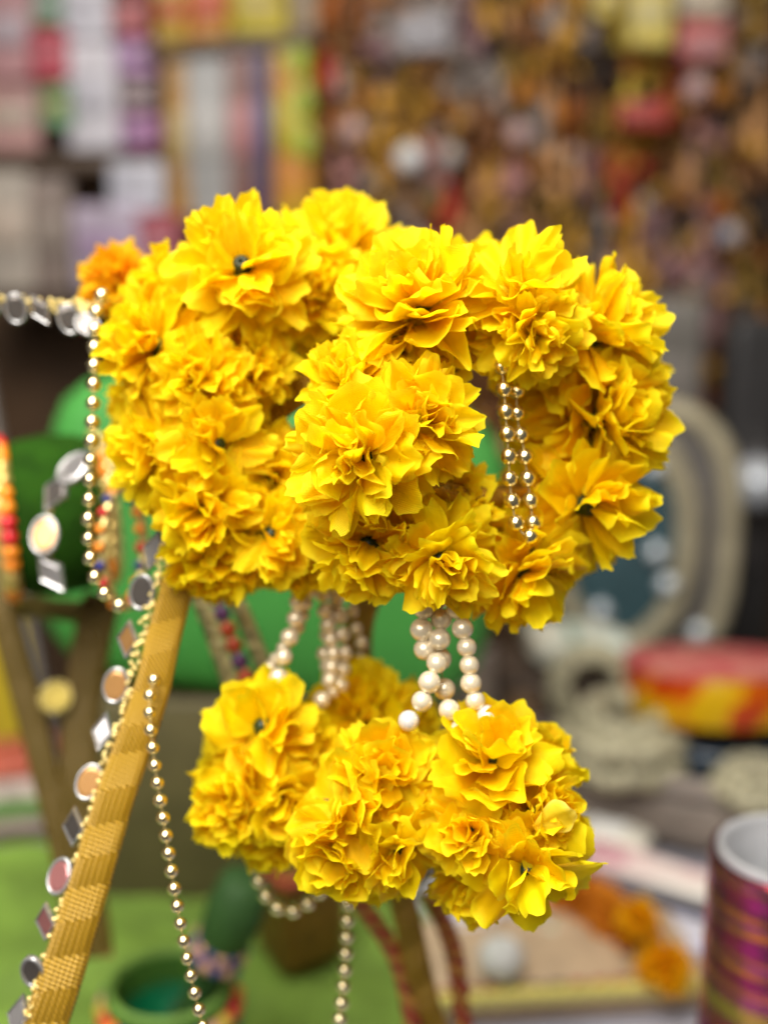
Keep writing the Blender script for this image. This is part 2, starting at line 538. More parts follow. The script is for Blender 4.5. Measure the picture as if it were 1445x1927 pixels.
def strand(parent, pts, rpx, name='pearl_strand', bead=SPH, bname='pearl', step=None, top=None, last=None, threadm=None, thr=.00022, exact=True):
    """pts: (px,py,depth). One thread part with a bead child at each point (exact) or at even steps"""
    W3 = [P(*p) for p in pts]
    path = spline(W3, 80)
    o = W3[0]
    th = ob(name, tube_mesh(name, [p - o for p in path], thr, 6), threadm or M_THREAD, parent, Matrix.Translation(o))
    pos = W3 if exact else resample(path, step)
    d = pts[0][2]
    for i, p in enumerate(pos):
        rr = px2m(rpx, d) * random.uniform(.94, 1.06)
        bm_ = last if (last and i == len(pos) - 1) else bead
        ob(bname, bm_, None, th, Matrix.Translation(p) @ Euler((random.uniform(0, 6), random.uniform(0, 6), 0)).to_matrix().to_4x4() @ Matrix.Scale(rr, 4))
    return th


def densify(pts, rpx):
    """even pearls along a pixel path"""
    out = [pts[0]]
    for a, b in zip(pts, pts[1:]):
        L = math.hypot(b[0] - a[0], b[1] - a[1]); n = max(1, round(L / (rpx * 1.92)))
        for k in range(1, n + 1): out.append(tuple(a[j] + (b[j] - a[j]) * k / n for j in range(3)))
    return out


PG = 'yellow flower pendants hanging on pearl strands'
pn = empty('flower_pendant', P(950, 1740, .37), 'yellow cloth flower pendant at lower right with one pale petal on its edge', 'flower pendant', PG)
for i, a in enumerate([
    (925, 1440, .368, (-.05, .75, .66), 135, True, False),
    (1000, 1530, .366, (.62, .30, .72), 110, True, False),
    (985, 1625, .362, (.22, -.45, .86), 140, True, True),
    (890, 1560, .362, (-.35, .0, .93), 105, True, False),
    (900, 1640, .375, (-.3, -.6, .7), 105, True, False),
    (990, 1450, .385, (.5, .6, -.2), 110, True, False),
    (1010, 1590, .390, (.6, -.3, -.4), 110, False, False),
]):
    fl_ = flower(pn, *a, wide=1.08, seed=300 + i)
    if i == 1:
        pm = PETM[6].copy(); pm.materials.clear()
        pm.materials.append(petal_mat('pale_lemon_cloth', (.97, .80, .035), (.97, .80, .035)))
        x_ = CV(.80, .45, .30); z_ = CV(-.15, -.30, .92); y_ = z_.cross(x_).normalized(); z_ = x_.cross(y_)
        Mx = Matrix((x_, y_, z_)).transposed().to_4x4(); Mx.translation = P(1005, 1560, .354)
        r_ = px2m(88, .354)
        pp = ob('petal', pm, None, fl_, Mx @ Matrix.Diagonal((r_, r_ * 1.35, r_ * 1.0, 1))); pp['label'] = 'pale lemon petal'
strand(pn, [(858, 1092, .366), (862, 1115, .366), (858, 1146, .366), (870, 1183, .366), (878, 1218, .366), (883, 1252, .366), (886, 1286, .366), (894, 1319, .366), (915, 1346, .366)], 20, last=SPHW)
strand(pn, [(826, 1125, .371), (830, 1165, .369), (827, 1203, .367), (828, 1240, .371), (836, 1297, .371), (845, 1336, .364), (868, 1371, .364)], 20.5, last=SPHW)

pn = empty('flower_pendant', P(700, 1700, .37), 'yellow cloth flower pendant in the middle, hanging in front of the others', 'flower pendant', PG)
for i, a in enumerate([
    (725, 1460, .370, (.05, .55, .83), 115, True, False),
    (660, 1520, .368, (-.50, .25, .83), 125, True, True),
    (650, 1590, .368, (-.45, -.45, .77), 115, True, False),
    (750, 1590, .366, (.25, -.45, .86), 105, True, True),
    (780, 1500, .375, (.6, .1, .8), 100, True, False),
    (700, 1600, .385, (0, -.8, .2), 110, True, False),
    (700, 1480, .395, (0, .5, -.6), 110, False, False),
]): flower(pn, *a, wide=1.08, seed=400 + i)
strand(pn, [(810, 1108, .372), (798, 1146, .368), (793, 1185, .368), (799, 1222, .369), (822, 1248, .364), (808, 1284, .363), (794, 1320, .363), (769, 1357, .363)], 20.5, last=SPHW)

pn = empty('flower_pendant', P(480, 1610, .40), 'yellow cloth flower pendant at lower left beside the gold handle', 'flower pendant', PG)
for i, a in enumerate([
    (495, 1375, .398, (.0, .62, .78), 115, True, True),
    (460, 1460, .396, (-.50, .10, .85), 105, True, True),
    (445, 1510, .398, (-.45, -.45, .77), 100, True, False),
    (530, 1500, .396, (.25, -.35, .9), 100, True, False),
    (550, 1410, .405, (.5, .4, .75), 95, True, False),
    (500, 1550, .410, (.1, -.8, .4), 95, True, False),
    (470, 1440, .42, (-.4, .3, -.6), 105, False, False),
]): flower(pn, *a, wide=1.08, seed=500 + i)
strand(pn, [(566, 1105, .405), (562, 1133, .405), (556, 1164, .405), (545, 1199, .405), (534, 1236, .404), (524, 1275, .402), (520, 1305, .402)], 17.5, last=SPHW)
strand(pn, densify([(590, 1090, .412), (560, 1180, .415), (520, 1240, .412), (495, 1275, .406), (493, 1300, .405)], 14), 14)

pn = empty('flower_pendant', P(690, 1400, .43), 'deep yellow cloth flower pendant mostly hidden behind the middle one', 'flower pendant', PG)
for i, a in enumerate([
    (680, 1350, .430, (-.05, .70, .7), 115, True, False),
    (740, 1370, .435, (.6, .3, .7), 100, True, False),
    (620, 1380, .435, (-.5, .3, .8), 90, True, False),
    (690, 1420, .435, (0, -.5, .8), 95, True, False),
]): flower(pn, *a, wide=1.08, seed=600 + i)
strand(pn, densify([(600, 1085, .42), (612, 1150, .42), (628, 1230, .418), (622, 1280, .418), (606, 1318, .415)], 16), 16)
strand(pn, densify([(630, 1085, .424), (638, 1160, .424), (648, 1230, .422), (640, 1290, .42)], 16), 16)
strand(pn, densify([(652, 1090, .426), (622, 1160, .426), (610, 1230, .424), (628, 1300, .42)], 15), 15)
strand(pn, [(662, 1150, .432), (670, 1184, .432), (680, 1210, .432), (678, 1241, .432), (668, 1290, .432)], 12.5)

# ------------------------------------------------------------------ gold bead strings
def bead_string(label, pts, rpx, steppx):
    e = empty('bead_string', P(*pts[0]), label, 'bead string', 'gold bead strings')
    d = sum(p[2] for p in pts) / len(pts)
    path = spline([P(*p) for p in pts], 120)
    o = path[0]
    ob('thread', tube_mesh('thread', [p - o for p in path], .00025, 6), M_THREAD, e, Matrix.Translation(o))
    for p in resample(path, px2m(steppx, d)):
        ob('bead', SPHG, None, e, Matrix.Translation(p) @ Matrix.Scale(px2m(rpx, d) * random.uniform(.95, 1.05), 4))
    return e


bead_string('doubled loop of shiny gold beads inside the nearest bangle opening',
            [(944, 690, .363), (948, 728, .363), (951, 772, .363), (954, 818, .363), (957, 860, .363), (959, 905, .363), (964, 947, .363), (973, 990, .363), (994, 1010, .363), (1004, 998, .367), (1000, 962, .368), (995, 920, .368), (990, 880, .368), (984, 838, .368), (975, 797, .368), (972, 755, .368), (976, 700, .368)], 15.5, 42)
bead_string('gold bead string hanging straight beside the left bangle past the green drum',
            [(192, 556, .415), (180, 600, .412), (177, 700, .408), (172, 850, .404), (167, 990, .402), (172, 1060, .402), (190, 1108, .404), (225, 1140, .406), (262, 1132, .408)], 14, 36.5)
bead_string('long gold bead string hanging from the tape wrapped handle at lower left',
            [(290, 1280, .392), (281, 1325, .388), (290, 1430, .384), (310, 1560, .382), (336, 1720, .381), (362, 1850, .381), (388, 1960, .382), (420, 2120, .384), (440, 2300, .388)], 12.5, 33)
bead_string('short gold bead string hanging in a U below the lower left pendant',
            [(468, 1600, .44), (500, 1685, .44), (545, 1716, .44), (600, 1680, .44), (625, 1610, .44)], 14, 31)
bead_string('blurred gold bead string hanging below the middle pendant',
            [(655, 1640, .43), (654, 1720, .43), (649, 1820, .43), (636, 1950, .43), (620, 2120, .432), (610, 2300, .435)], 13, 31)

# ------------------------------------------------------------------ tape wrapped handle with mirror trim
def band_handle(name, label, pts, wpx, seg_len, mats, thick=.0038, slant=.55, taper=0.0):
    path = spline([P(*p) for p in pts], 260)
    d = pts[0][2]; w = px2m(wpx, d)
    e = empty(name, path[0], label, 'basket handle')
    wf = lambda s_: w * (1 + taper * min(1, max(0, 1 - (s_ - (.19 if taper else 0)) / .17)))
    o = path[0]; N0 = -FW
    fr = []; s = 0
    for i, p in enumerate(path):
        t = (path[min(i + 1, len(path) - 1)] - path[max(i - 1, 0)]).normalized()
        sd = t.cross(N0).normalized(); n = sd.cross(t).normalized()
        if i: s += (p - path[i - 1]).length
        fr.append((s, p, t, sd, n))
    # wooden core strip
    bm = bmesh.new(); rings = []
    for (s_, p, t, sd, n) in fr:
        rings.append([bm.verts.new(p - o + sd * a * wf(s_) * .47 + n * b * thick * .40) for a, b in ((-1, -1), (1, -1), (1, 1), (-1, 1))])
    for a, b in zip(rings, rings[1:]):
        for k in range(4): bm.faces.new((a[k], a[(k + 1) % 4], b[(k + 1) % 4], b[k]))
    bmesh.ops.recalc_face_normals(bm, faces=bm.faces)
    ob('handle_core', bm_mesh('handle_core', bm, False), mat('bamboo', (0.25, 0.13, 0.03), 0.6), e, Matrix.Translation(o))

    def at(s_):
        s_ = max(0, min(fr[-1][0], s_))
        for a, b in zip(fr, fr[1:]):
            if b[0] >= s_:
                f = (s_ - a[0]) / max(1e-9, b[0] - a[0])
                return [a[k].lerp(b[k], f) for k in (1, 2, 3, 4)]
        return fr[-1][1:]
    tot = fr[-1][0]; k = 0; s0 = 0.0
    while s0 < tot:
        s1 = s0 + seg_len * random.uniform(.85, 1.15)
        bm = bmesh.new(); uvl = bm.loops.layers.uv.new('UVMap')
        # closed loop section: front face 5 pts, back face 5
        sec = [(-1.0, .25), (-.92, .9), (-.5, 1.06), (0, 1.1), (.5, 1.06), (.92, .9), (1.0, .25), (.9, -1), (0, -1.05), (-.9, -1)]
        ns = 6; rr = []
        for j in range(ns + 1):
            ring = []
            for (a, b) in sec:
                q = s0 + (s1 - s0) * j / ns + (a * slant * w * .5 if slant else 0)
                p, t, sd, n = at(q)
                lift = .00025 * math.sin(math.pi * j / ns)
                ring.append((bm.verts.new(p - o + sd * a * wf(q) * .5 + n * b * (thick * .5 + lift)), (a * w * .5, q)))
            rr.append(ring)
        for a, b in zip(rr, rr[1:]):
            for q in range(len(sec)):
                q2 = (q + 1) % len(sec)
                f = bm.faces.new((a[q][0], a[q2][0], b[q2][0], b[q][0]))
                for l, uv in zip(f.loops, (a[q][1], a[q2][1], b[q2][1], b[q][1])): l[uvl].uv = uv
        bmesh.ops.recalc_face_normals(bm, faces=bm.faces)
        ob('tape_wrap', bm_mesh('tape_wrap', bm), mats[k % 2], e, Matrix.Translation(o)); k += 1
        s0 = s1
    return e, at, tot


hp = [(-260, 3060, .405), (-150, 2640, .392), (-40, 2290, .386), (40, 2050, .385), (98, 1892, .386), (162, 1687, .389), (216, 1505, .393), (283, 1309, .398), (318, 1164, .402), (400, 900, .408), (560, 735, .408), (700, 705, .402), (820, 735, .402), (850, 850, .415), (760, 1000, .44), (675, 1180, .46), (700, 1420, .475), (755, 1680, .485), (800, 1880, .50), (830, 1960, .505)]
hnd, hat, htot = band_handle('basket_handle', 'gold woven tape wrapped basket handle rising diagonally at lower left', hp, 62, px2m(62, .39), [M_RIBA, M_RIBB], taper=.36)

# mirrors: oval and lozenge stones with raised silver rims
def stone(shape):
    n = 28 if shape == 'oval' else 4
    def out(k, s):
        a = 2 * math.pi * k / n
        if shape == 'oval': return Vector((.72 * s * math.cos(a), s * math.sin(a), 0))
        return Vector((.62 * s * math.cos(a), 1.12 * s * math.sin(a), 0))
    bm = bmesh.new()
    prof = [(1.0, -.12), (1.0, .10), (.93, .2), (.80, .14), (.78, .08)]
    rings = [[bm.verts.new(out(k, s) + Vector((0, 0, z))) for k in range(n)] for s, z in prof]
    for a, b in zip(rings, rings[1:]):
        for k in range(n): bm.faces.new((a[k], a[(k + 1) % n], b[(k + 1) % n], b[k]))
    bm.faces.new(rings[0][::-1])
    rim = bm_mesh('rim', bm, shape == 'oval'); rim.materials.append(M_SILVER)
    bm = bmesh.new()
    r1 = [bm.verts.new(out(k, .79) + Vector((0, 0, .09))) for k in range(n)]
    r2 = [bm.verts.new(out(k, .62) + Vector((0, 0, .13))) for k in range(n)]
    for k in range(n): bm.faces.new((r1[k], r1[(k + 1) % n], r2[(k + 1) % n], r2[k]))
    bm.faces.new(r2)
    gl = bm_mesh('mirror', bm, False); gl.materials.append(M_MIRROR)
    return gl, rim


REFLECTION_TINTS = [mat('smoke_reflection', (.15, .13, .115), .12, .6, .1), mat('amber_reflection', (.50, .26, .09), .15, .4, .1), mat('grey_reflection', (.36, .34, .33), .1, .6, .05), mat('rose_reflection', (.42, .17, .16), .12, .5, .1)]  # reflections painted in as one even tint per mirror glass
STONES = {'oval': stone('oval'), 'rhomb': stone('rhomb')}


TM = {}


def trim(label, stones, braid, bw, size, tint=(0,)):
    """stones: list (shape, px, py, d, angle deg, facing); braid: list of pixel paths"""
    e = empty('mirror_trim', P(*stones[0][1:4]), label, 'mirror trim', 'mirror stone trims')
    ti = 0
    for (sh, px, py, d, ang, f) in stones:
        n = CV(*f); upv = (RT * math.cos(R(ang)) + UP * math.sin(R(ang)))
        x = upv.cross(n).normalized(); y = n.cross(x)
        M = Matrix((x, y, n)).transposed().to_4x4(); M.translation = P(px, py, d)
        M = M @ Matrix.Scale(px2m(size, d), 4)
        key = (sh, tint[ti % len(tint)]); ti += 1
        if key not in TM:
            TM[key] = STONES[sh][0].copy(); TM[key].materials.clear(); TM[key].materials.append(REFLECTION_TINTS[key[1]])
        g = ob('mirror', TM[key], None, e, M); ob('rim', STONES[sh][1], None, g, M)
    for path in braid:
        pts = resample(spline([P(*p) for p in path], 100), .0016)
        bm = bmesh.new(); o = pts[0]
        for p in pts:
            for k in range(2):
                q = p - o + Vector((random.uniform(-1, 1), random.uniform(-.3, .3), random.uniform(-1, 1))) * bw
                bmesh.ops.create_icosphere(bm, subdivisions=1, radius=random.uniform(.0007, .0011), matrix=Matrix.Translation(q))
        b = ob('braid', bm_mesh('braid', bm), M_BRAID, e, Matrix.Translation(o)); b['kind'] = 'stuff'
    return e


st = []
def bdep(y): return .405 - (y - 1035) * .0000215
for k, (x, y) in enumerate([(291, 1035), (269, 1115), (242, 1203), (219, 1290), (194, 1378), (169, 1472), (140, 1556), (114, 1650), (88, 1735), (64, 1830), (36, 1912)]):
    st.append(('oval' if k % 2 else 'rhomb', x - 1, y, bdep(y) - .001, 76 + random.uniform(-8, 8), (random.uniform(-.5, .2), random.uniform(-.4, .35), .93)))
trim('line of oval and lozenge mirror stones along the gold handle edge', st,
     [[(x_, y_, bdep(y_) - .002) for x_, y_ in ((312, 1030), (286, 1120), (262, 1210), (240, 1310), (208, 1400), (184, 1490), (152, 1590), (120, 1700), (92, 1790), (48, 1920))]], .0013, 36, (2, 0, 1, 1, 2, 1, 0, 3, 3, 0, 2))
trim('horizontal strip of mirror stones with dark reflections painted in on gold braid at far left',
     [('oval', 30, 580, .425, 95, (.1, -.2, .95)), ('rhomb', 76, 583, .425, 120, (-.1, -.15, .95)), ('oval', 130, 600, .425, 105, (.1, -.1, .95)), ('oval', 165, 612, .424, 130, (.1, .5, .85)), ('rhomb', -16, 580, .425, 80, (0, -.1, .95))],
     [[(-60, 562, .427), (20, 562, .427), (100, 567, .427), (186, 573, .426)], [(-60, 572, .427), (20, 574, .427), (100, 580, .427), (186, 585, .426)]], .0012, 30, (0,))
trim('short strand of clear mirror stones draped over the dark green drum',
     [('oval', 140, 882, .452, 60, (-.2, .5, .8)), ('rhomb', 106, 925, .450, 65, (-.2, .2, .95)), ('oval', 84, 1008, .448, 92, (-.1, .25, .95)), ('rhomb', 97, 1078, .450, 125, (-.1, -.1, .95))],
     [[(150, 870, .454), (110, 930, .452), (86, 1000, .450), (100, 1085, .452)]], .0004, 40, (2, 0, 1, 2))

# orange pompom behind the left bangle
op = empty('orange_marigold', P(225, 560, .45), 'bright orange cloth marigold behind the left bangle', 'flower')
flower(op, 225, 530, .45, (-.35, .3, .9), 78, False, False, 701, M_ORANGE)
flower(op, 262, 545, .455, (.1, .5, .85), 66, False, False, 702, M_ORANGE)

# ------------------------------------------------------------------ green velvet drum at left
def drum():
    c = P(102, 968, .53); rad = px2m(152, .53)
    e = empty('green_drum', c - Vector((0, 0, rad)), 'dark green velvet drum with beaded rims behind the gold bead string', 'drum')
    ax = (RT * .93 + FW * .30 + UP * .10).normalized()
    M = frame(c, ax)
    h = px2m(102, .53)
    ob('body', lathe_mesh('body', [(0, -h), (rad * .80, -h), (rad * .86, -h * .97), (rad * .96, -h * .5), (rad, 0), (rad * .96, h * .5), (rad * .86, h * .97), (rad * .80, h), (0, h)], 48), M_GREENV, e, M)
    cols = [mat('red_bead', (.55, .01, .015), .3), mat('orange_bead', (.85, .25, .01), .35), mat('blue_bead', (.03, .03, .18), .3), mat('gold_bead2', (.7, .5, .15), .35, .6)]
    meshes = []
    for m in cols:
        s = sphere_mesh('rim_bead', 12, 8); s.materials.append(m); meshes.append(s)
    for sgn in (-1, 1):
        n = 34
        rim = ob('rim', tube_mesh('rim', [Vector((rad * .87 * math.cos(6.2832 * i / 48), rad * .87 * math.sin(6.2832 * i / 48), sgn * h * .96)) for i in range(48)], .0026, 8, True), M_BRAID, e, M)
        for k in range(n):
            a = 6.2832 * k / n
            q = Vector((rad * .93 * math.cos(a), rad * .93 * math.sin(a), sgn * h * .86))
            ob('rim_bead', meshes[(3, 3, 1, 3)[(k // 2) % 4] if sgn > 0 else (0, 1, 3, 1)[(k // 2) % 4]], None, rim, M @ Matrix.Translation(q) @ Matrix.Scale(0.0035 if sgn < 0 else .0026, 4))


drum()
bb = empty('beaded_bangle', P(225, 1130, .46), 'upright beaded bangle with orange and red stones beside the green drum', 'bangle')
pts = [P(232 + 38 * math.cos(6.2832 * i / 40), 1030 - 112 * math.sin(6.2832 * i / 40), .46 + .012 * math.cos(6.2832 * i / 40)) for i in range(40)]
ob('hoop', tube_mesh('hoop', [p - pts[0] for p in pts], .0019, 8, True), M_BRAID, bb, Matrix.Translation(pts[0]))
for k in range(20):
    s = bpy.data.meshes['rim_bead' if k % 4 == 0 else ('rim_bead.001' if k % 4 in (1, 2) else 'rim_bead.002')]
    ob('stone', s, None, bb, Matrix.Translation(pts[k * 2] - FW * .002 - RT * .001) @ Matrix.Scale(.0019, 4))

# second handle, further back at far left
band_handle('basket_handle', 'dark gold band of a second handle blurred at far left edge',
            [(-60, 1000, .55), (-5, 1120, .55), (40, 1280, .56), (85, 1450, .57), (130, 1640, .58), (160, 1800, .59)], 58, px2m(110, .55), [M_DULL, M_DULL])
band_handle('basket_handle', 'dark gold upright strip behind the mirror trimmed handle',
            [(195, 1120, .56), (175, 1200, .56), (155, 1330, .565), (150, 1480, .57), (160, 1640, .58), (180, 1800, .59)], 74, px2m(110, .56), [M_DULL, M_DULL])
lf = empty('gold_leaf', P(110, 1155, .50), 'flat olive gold leaf shape under the green drum', 'leaf')
ob('blade', box_mesh('blade', .034, .016, .0025, .0011, 2, .0015, 3, 2), mat('olive_gold', (.22, .17, .025), .45, .2), lf, frame(P(105, 1152, .57), CV(.1, .85, .5), RT))
ob('stem', tube_mesh('stem', [Vector((-.017, 0, .001)), Vector((-.03, .002, .0)), Vector((-.045, .008, -.004))], .0011, 8), mat('olive_gold', (.22, .17, .025)), lf, frame(P(105, 1152, .57), CV(.1, .85, .5), RT))
dk = empty('gold_disc', P(105, 1312, .56), 'small round gold disc between the dark gold strips', 'ornament')
ob('disc', lathe_mesh('disc', [(0, -.001), (.0066, -.001), (.007, 0), (.0066, .0012), (.005, .0009), (0, .0016)], 28), mat('gold_disc', (.30, .22, .03), .45, .5), dk, frame(P(105, 1312, .56), CV(0, .3, .95)))
ob('rim', tube_mesh('rim', [Vector((.0068 * math.cos(i * .2618), .0068 * math.sin(i * .2618), .0003)) for i in range(24)], .0006, 6, True), M_BRAID, dk, frame(P(105, 1312, .56), CV(0, .3, .95)))

# cream ribbon pair with red stones
rb = empty('trim_ribbon', P(430, 1280, .47), 'cream gold edged ribbon with red stones behind the lower left pendant', 'ribbon')
for pa in ([(362, 1100, .47), (392, 1170, .47), (425, 1265, .47), (470, 1400, .47)], [(425, 1090, .47), (458, 1160, .47), (500, 1265, .47), (545, 1380, .47)]):
    q = spline([P(*p) for p in pa], 30); o = q[0]
    bm = bmesh.new(); prev = None
    for p in q:
        r_ = [bm.verts.new(p - o + RT * a + UP * b) for a, b in ((-.0032, 0), (.0032, .0006), (.0032, -.0006))]
        if prev:
            for k in range(3): bm.faces.new((prev[k], prev[(k + 1) % 3], r_[(k + 1) % 3], r_[k]))
        prev = r_
    ob('edging', bm_mesh('edging', bm), mat('cream_edging', (.70, .60, .27), .45, .3, .2, 300, .4), rb, Matrix.Translation(o))
ss = sphere_mesh('stone', 12, 8); ss.materials.append(mat('red_stone', (.55, .08, .03), .25))
s2 = sphere_mesh('stone', 12, 8); s2.materials.append(mat('purple_stone', (.14, .05, .16), .25))
for k in range(9):
    t = k / 8
    ob('stone', (ss, ss, s2)[k % 3], None, rb, Matrix.Translation(P(395 + 90 * t, 1095 + 240 * t, .472)) @ Matrix.Diagonal((.0034, .002, .0034, 1)))

# ------------------------------------------------------------------ big green padded block behind the bangles
def puffy(name, sx, sy, sz, seed):
    bm = bmesh.new(); bmesh.ops.create_cube(bm, size=2)
    bmesh.ops.subdivide_edges(bm, edges=bm.edges[:], cuts=9, use_grid_fill=True)
    for v in bm.verts:
        c = v.co.copy(); l = (abs(c.x) ** 5 + abs(c.y) ** 5 + abs(c.z) ** 5) ** .2
        c /= l; c += Vector(noise.noise_vector(c * 1.6 + Vector((seed, 0, 0)))) * .04
        v.co = Vector((c.x * sx, c.y * sy, c.z * sz))
    return bm_mesh(name, bm)


gx, gz = -.068, Wl(500, 1045, .72).z
gb = empty('green_cushion', (gx, .74, .002), 'large bright green padded cushion block standing behind the bangles', 'cushion')
ob('cover', puffy('cover', .140, .045, .098, 1), M_GREEN, gb, Matrix.Translation((gx, .765, gz)) @ Matrix.Rotation(R(7), 4, 'Y'))
ob('base', box_mesh('base', .22, .08, max(.02, gz - .10), .004), mat('base_board', (.10, .08, .03), .6), gb, Matrix.Translation((gx - .01, .77, .002)))

# yellow board at far left behind the drum
yb = empty('yellow_board', T(30, 1300), 'upright yellow board at the left edge behind the drum', 'board')
q = Wl(8, 720, .95)
ob('panel', box_mesh('panel', .045, .012, .36, .003, 2), mat('yellow_board', (.55, .40, .02), .5), yb, Matrix.Translation((q.x - .008, .95, q.z - .31)) @ Matrix.Rotation(R(-6), 4, 'Y'))
ob('edge_strip', box_mesh('edge_strip', .006, .014, .36, .001), mat('grey_strip', (.22, .20, .18), .5), yb, Matrix.Translation((q.x + .019, .95, q.z - .312)) @ Matrix.Rotation(R(-6), 4, 'Y'))

# ------------------------------------------------------------------ lime cloth on the counter
bm = bmesh.new()
nx, ny = 60, 50; grid = []
for j in range(ny + 1):
    row = []
    for i in range(nx + 1):
        x = -.46 + .49 * i / nx; y = .36 + .44 * j / ny
        z = .006 + .016 * max(0, noise.noise(Vector((x * 14, y * 16, 2)))) + .005 * noise.noise(Vector((x * 34, y * 20, 5))) + .006 * abs(noise.noise(Vector((x * 9 + y * 12, y * 5 - x * 4, 8))))
        row.append(bm.verts.new((x + .01 * noise.noise(Vector((0, y * 9, 1))), y, max(.003, z))))
    grid.append(row)
for j in range(ny):
    for i in range(nx): bm.faces.new((grid[j][i], grid[j][i + 1], grid[j + 1][i + 1], grid[j + 1][i]))
tag(ob('table_cloth', bm_mesh('table_cloth', bm), M_LIME), 'lime green cloth spread over the left of the counter', 'cloth')

# green velvet mortar and pestle
def mortar():
    c = T(318, 1856, .069); c.z = 0; d = (c - CAM).dot(FW)
    rad = px2m(128, d * .93); ht = .055
    e = empty('mortar', c, 'green velvet mortar with beaded outside standing on the lime cloth', 'mortar')
    M = Matrix.Translation(c + Vector((0, 0, .012)))
    ob('bowl', lathe_mesh('bowl', [(rad * .55, 0), (rad * .62, .003), (rad * .60, ht * .25), (rad * .80, ht * .5), (rad * .97, ht * .92), (rad, ht), (rad * .95, ht * 1.04), (rad * .84, ht * 1.03), (rad * .78, ht * .9), (rad * .6, ht * .5), (rad * .3, ht * .36), (.0001, ht * .35)], 48), mat('mid_green_velvet', (.035, .10, .010), .8, 0, .15, 80, spec=.2), e, M)
    ob('rim_roll', tube_mesh('rim_roll', [Vector((rad * .90 * math.cos(6.2832 * i / 48), rad * .90 * math.sin(6.2832 * i / 48), ht * 1.04)) for i in range(48)], rad * .075, 10, True), mat('rim_green', (.15, .28, .045), .7), e, M)
    ob('lining', lathe_mesh('lining', [(rad * .775, ht * .88), (rad * .6, ht * .52), (rad * .3, ht * .38), (.0001, ht * .37)], 40), mat('emerald_satin', (.003, .12, .045), .3), e, M)
    names = [('red_bead', None), ('orange_bead', None), ('blue_bead', None), ('peach_bead', (.6, .32, .2)), ('yellow_bead', (.6, .42, .04))]
    ms = []
    for n, cc in names:
        s = sphere_mesh('bead', 12, 8); s.materials.append(MATS.get(n) or mat(n, cc, .35)); ms.append(s)
    for row, (zz, rr) in enumerate(((.86, 1.0), (.66, .95))):
        for k in range(26):
            a = 6.2832 * (k + row * .5) / 26
            ob('bead', ms[(k * (row + 1) + row * 2) % 5], None, e, M @ Matrix.Translation((rad * rr * math.cos(a), rad * rr * math.sin(a), ht * zz)) @ Matrix.Scale(.0045, 4))
    # pestle rests in it
    a = c + Vector((rad * .1, rad * .1, ht * .62)); b = P(468, 1655, d * .93)
    pe = empty('pestle', a, 'dark green pestle with beaded collar leaning in the mortar', 'pestle')
    L = (b - a).length; F = frame(a, b - a)
    ob('shaft', lathe_mesh('shaft', [(.0001, 0), (.009, .002), (.011, .012), (.008, L * .3), (.0085, L * .58), (.013, L * .64), (.0145, L * .8), (.013, L * .97), (.009, L), (.0001, L * 1.005)], 28), mat('deep_green_velvet', (.025, .08, .012), .7), pe, F)
    for k in range(14):
        an = 6.2832 * k / 14
        for j, zz in enumerate((.56, .63)):
            ob('collar_bead', ms[(2, 3)[j] if k % 2 else (3, 2)[j]], None, pe, F @ Matrix.Translation((.0115 * math.cos(an), .0115 * math.sin(an), L * zz)) @ Matrix.Scale(.0034, 4))


mortar()

cb_ = T(20, 1610); e = empty('pink_carton', cb_, 'small white and pink carton at the left edge on the lime cloth', 'carton')
Mc = Matrix.Translation(cb_ + Vector((-.02, .03, .012))) @ Matrix.Rotation(R(12), 4, 'Z')
ob('body', box_mesh('body', .09, .05, .045, .003), mat('rose_white_card', (.52, .40, .38), .5, 0, .25, 60), e, Mc)
ob('lid', box_mesh('lid', .093, .053, .010, .002), mat('red_lid', (.38, .08, .05), .5, 0, .3, 90), e, Mc @ Matrix.Translation((0, 0, .042)))
ob('band', box_mesh('band', .094, .004, .012, .001), mat('green_band', (.10, .22, .05), .5), e, Mc @ Matrix.Translation((0, -.026, .014)))

# brown gold cloth box
bc = T(560, 1890); bx = empty('gold_box', bc, 'brown gold cloth covered box with red edging behind the mortar', 'box')
Mb = Matrix.Translation(bc + Vector((.0, .03, .014))) @ Matrix.Rotation(R(32), 4, 'Z')
bsz = px2m(150, .62)
ob('body', box_mesh('body', bsz, bsz, .062, .003, 2, .0015, 4, 3), mat('brown_gold_cloth', (.16, .085, .008), .5, .25, .2, 120, .3), bx, Mb)
for k in range(4):
    ob('edging', box_mesh('edging', bsz * 1.03, .004, .006, .0015), mat('red_edging', (.40, .06, .03), .6, 0, .4, 400), bx, Mb @ Matrix.Rotation(k * math.pi / 2, 4, 'Z') @ Matrix.Translation((0, bsz * .505, .057)))

# twisted red and gold cords round the far limb of the handle
def cord(label, pts):
    path = spline([P(*p) for p in pts], 90); o = path[0]
    e = empty('twisted_cord', o, label, 'cord', 'twisted red and gold cords')
    for s in range(2):
        q = []
        for i, p in enumerate(path):
            a = i * .55 + s * math.pi
            q.append(p - o + RT * math.cos(a) * .0019 + FW * math.sin(a) * .0019)
        ob('ply', tube_mesh('ply', q, .0023, 8), (mat('red_cord', (.33, .05, .02), .6, 0, .3, 300), mat('amber_cord', (.45, .20, .03), .5, 0, .3, 300))[s], e, Matrix.Translation(o))


cord('red and gold twisted cord left of the dark gold far limb', [(668, 1690, .50), (700, 1730, .50), (740, 1790, .50), (765, 1860, .50), (782, 1960, .50)])
cord('red and gold twisted cord right of the dark gold far limb', [(812, 1690, .51), (840, 1750, .51), (860, 1820, .51), (876, 1960, .51)])

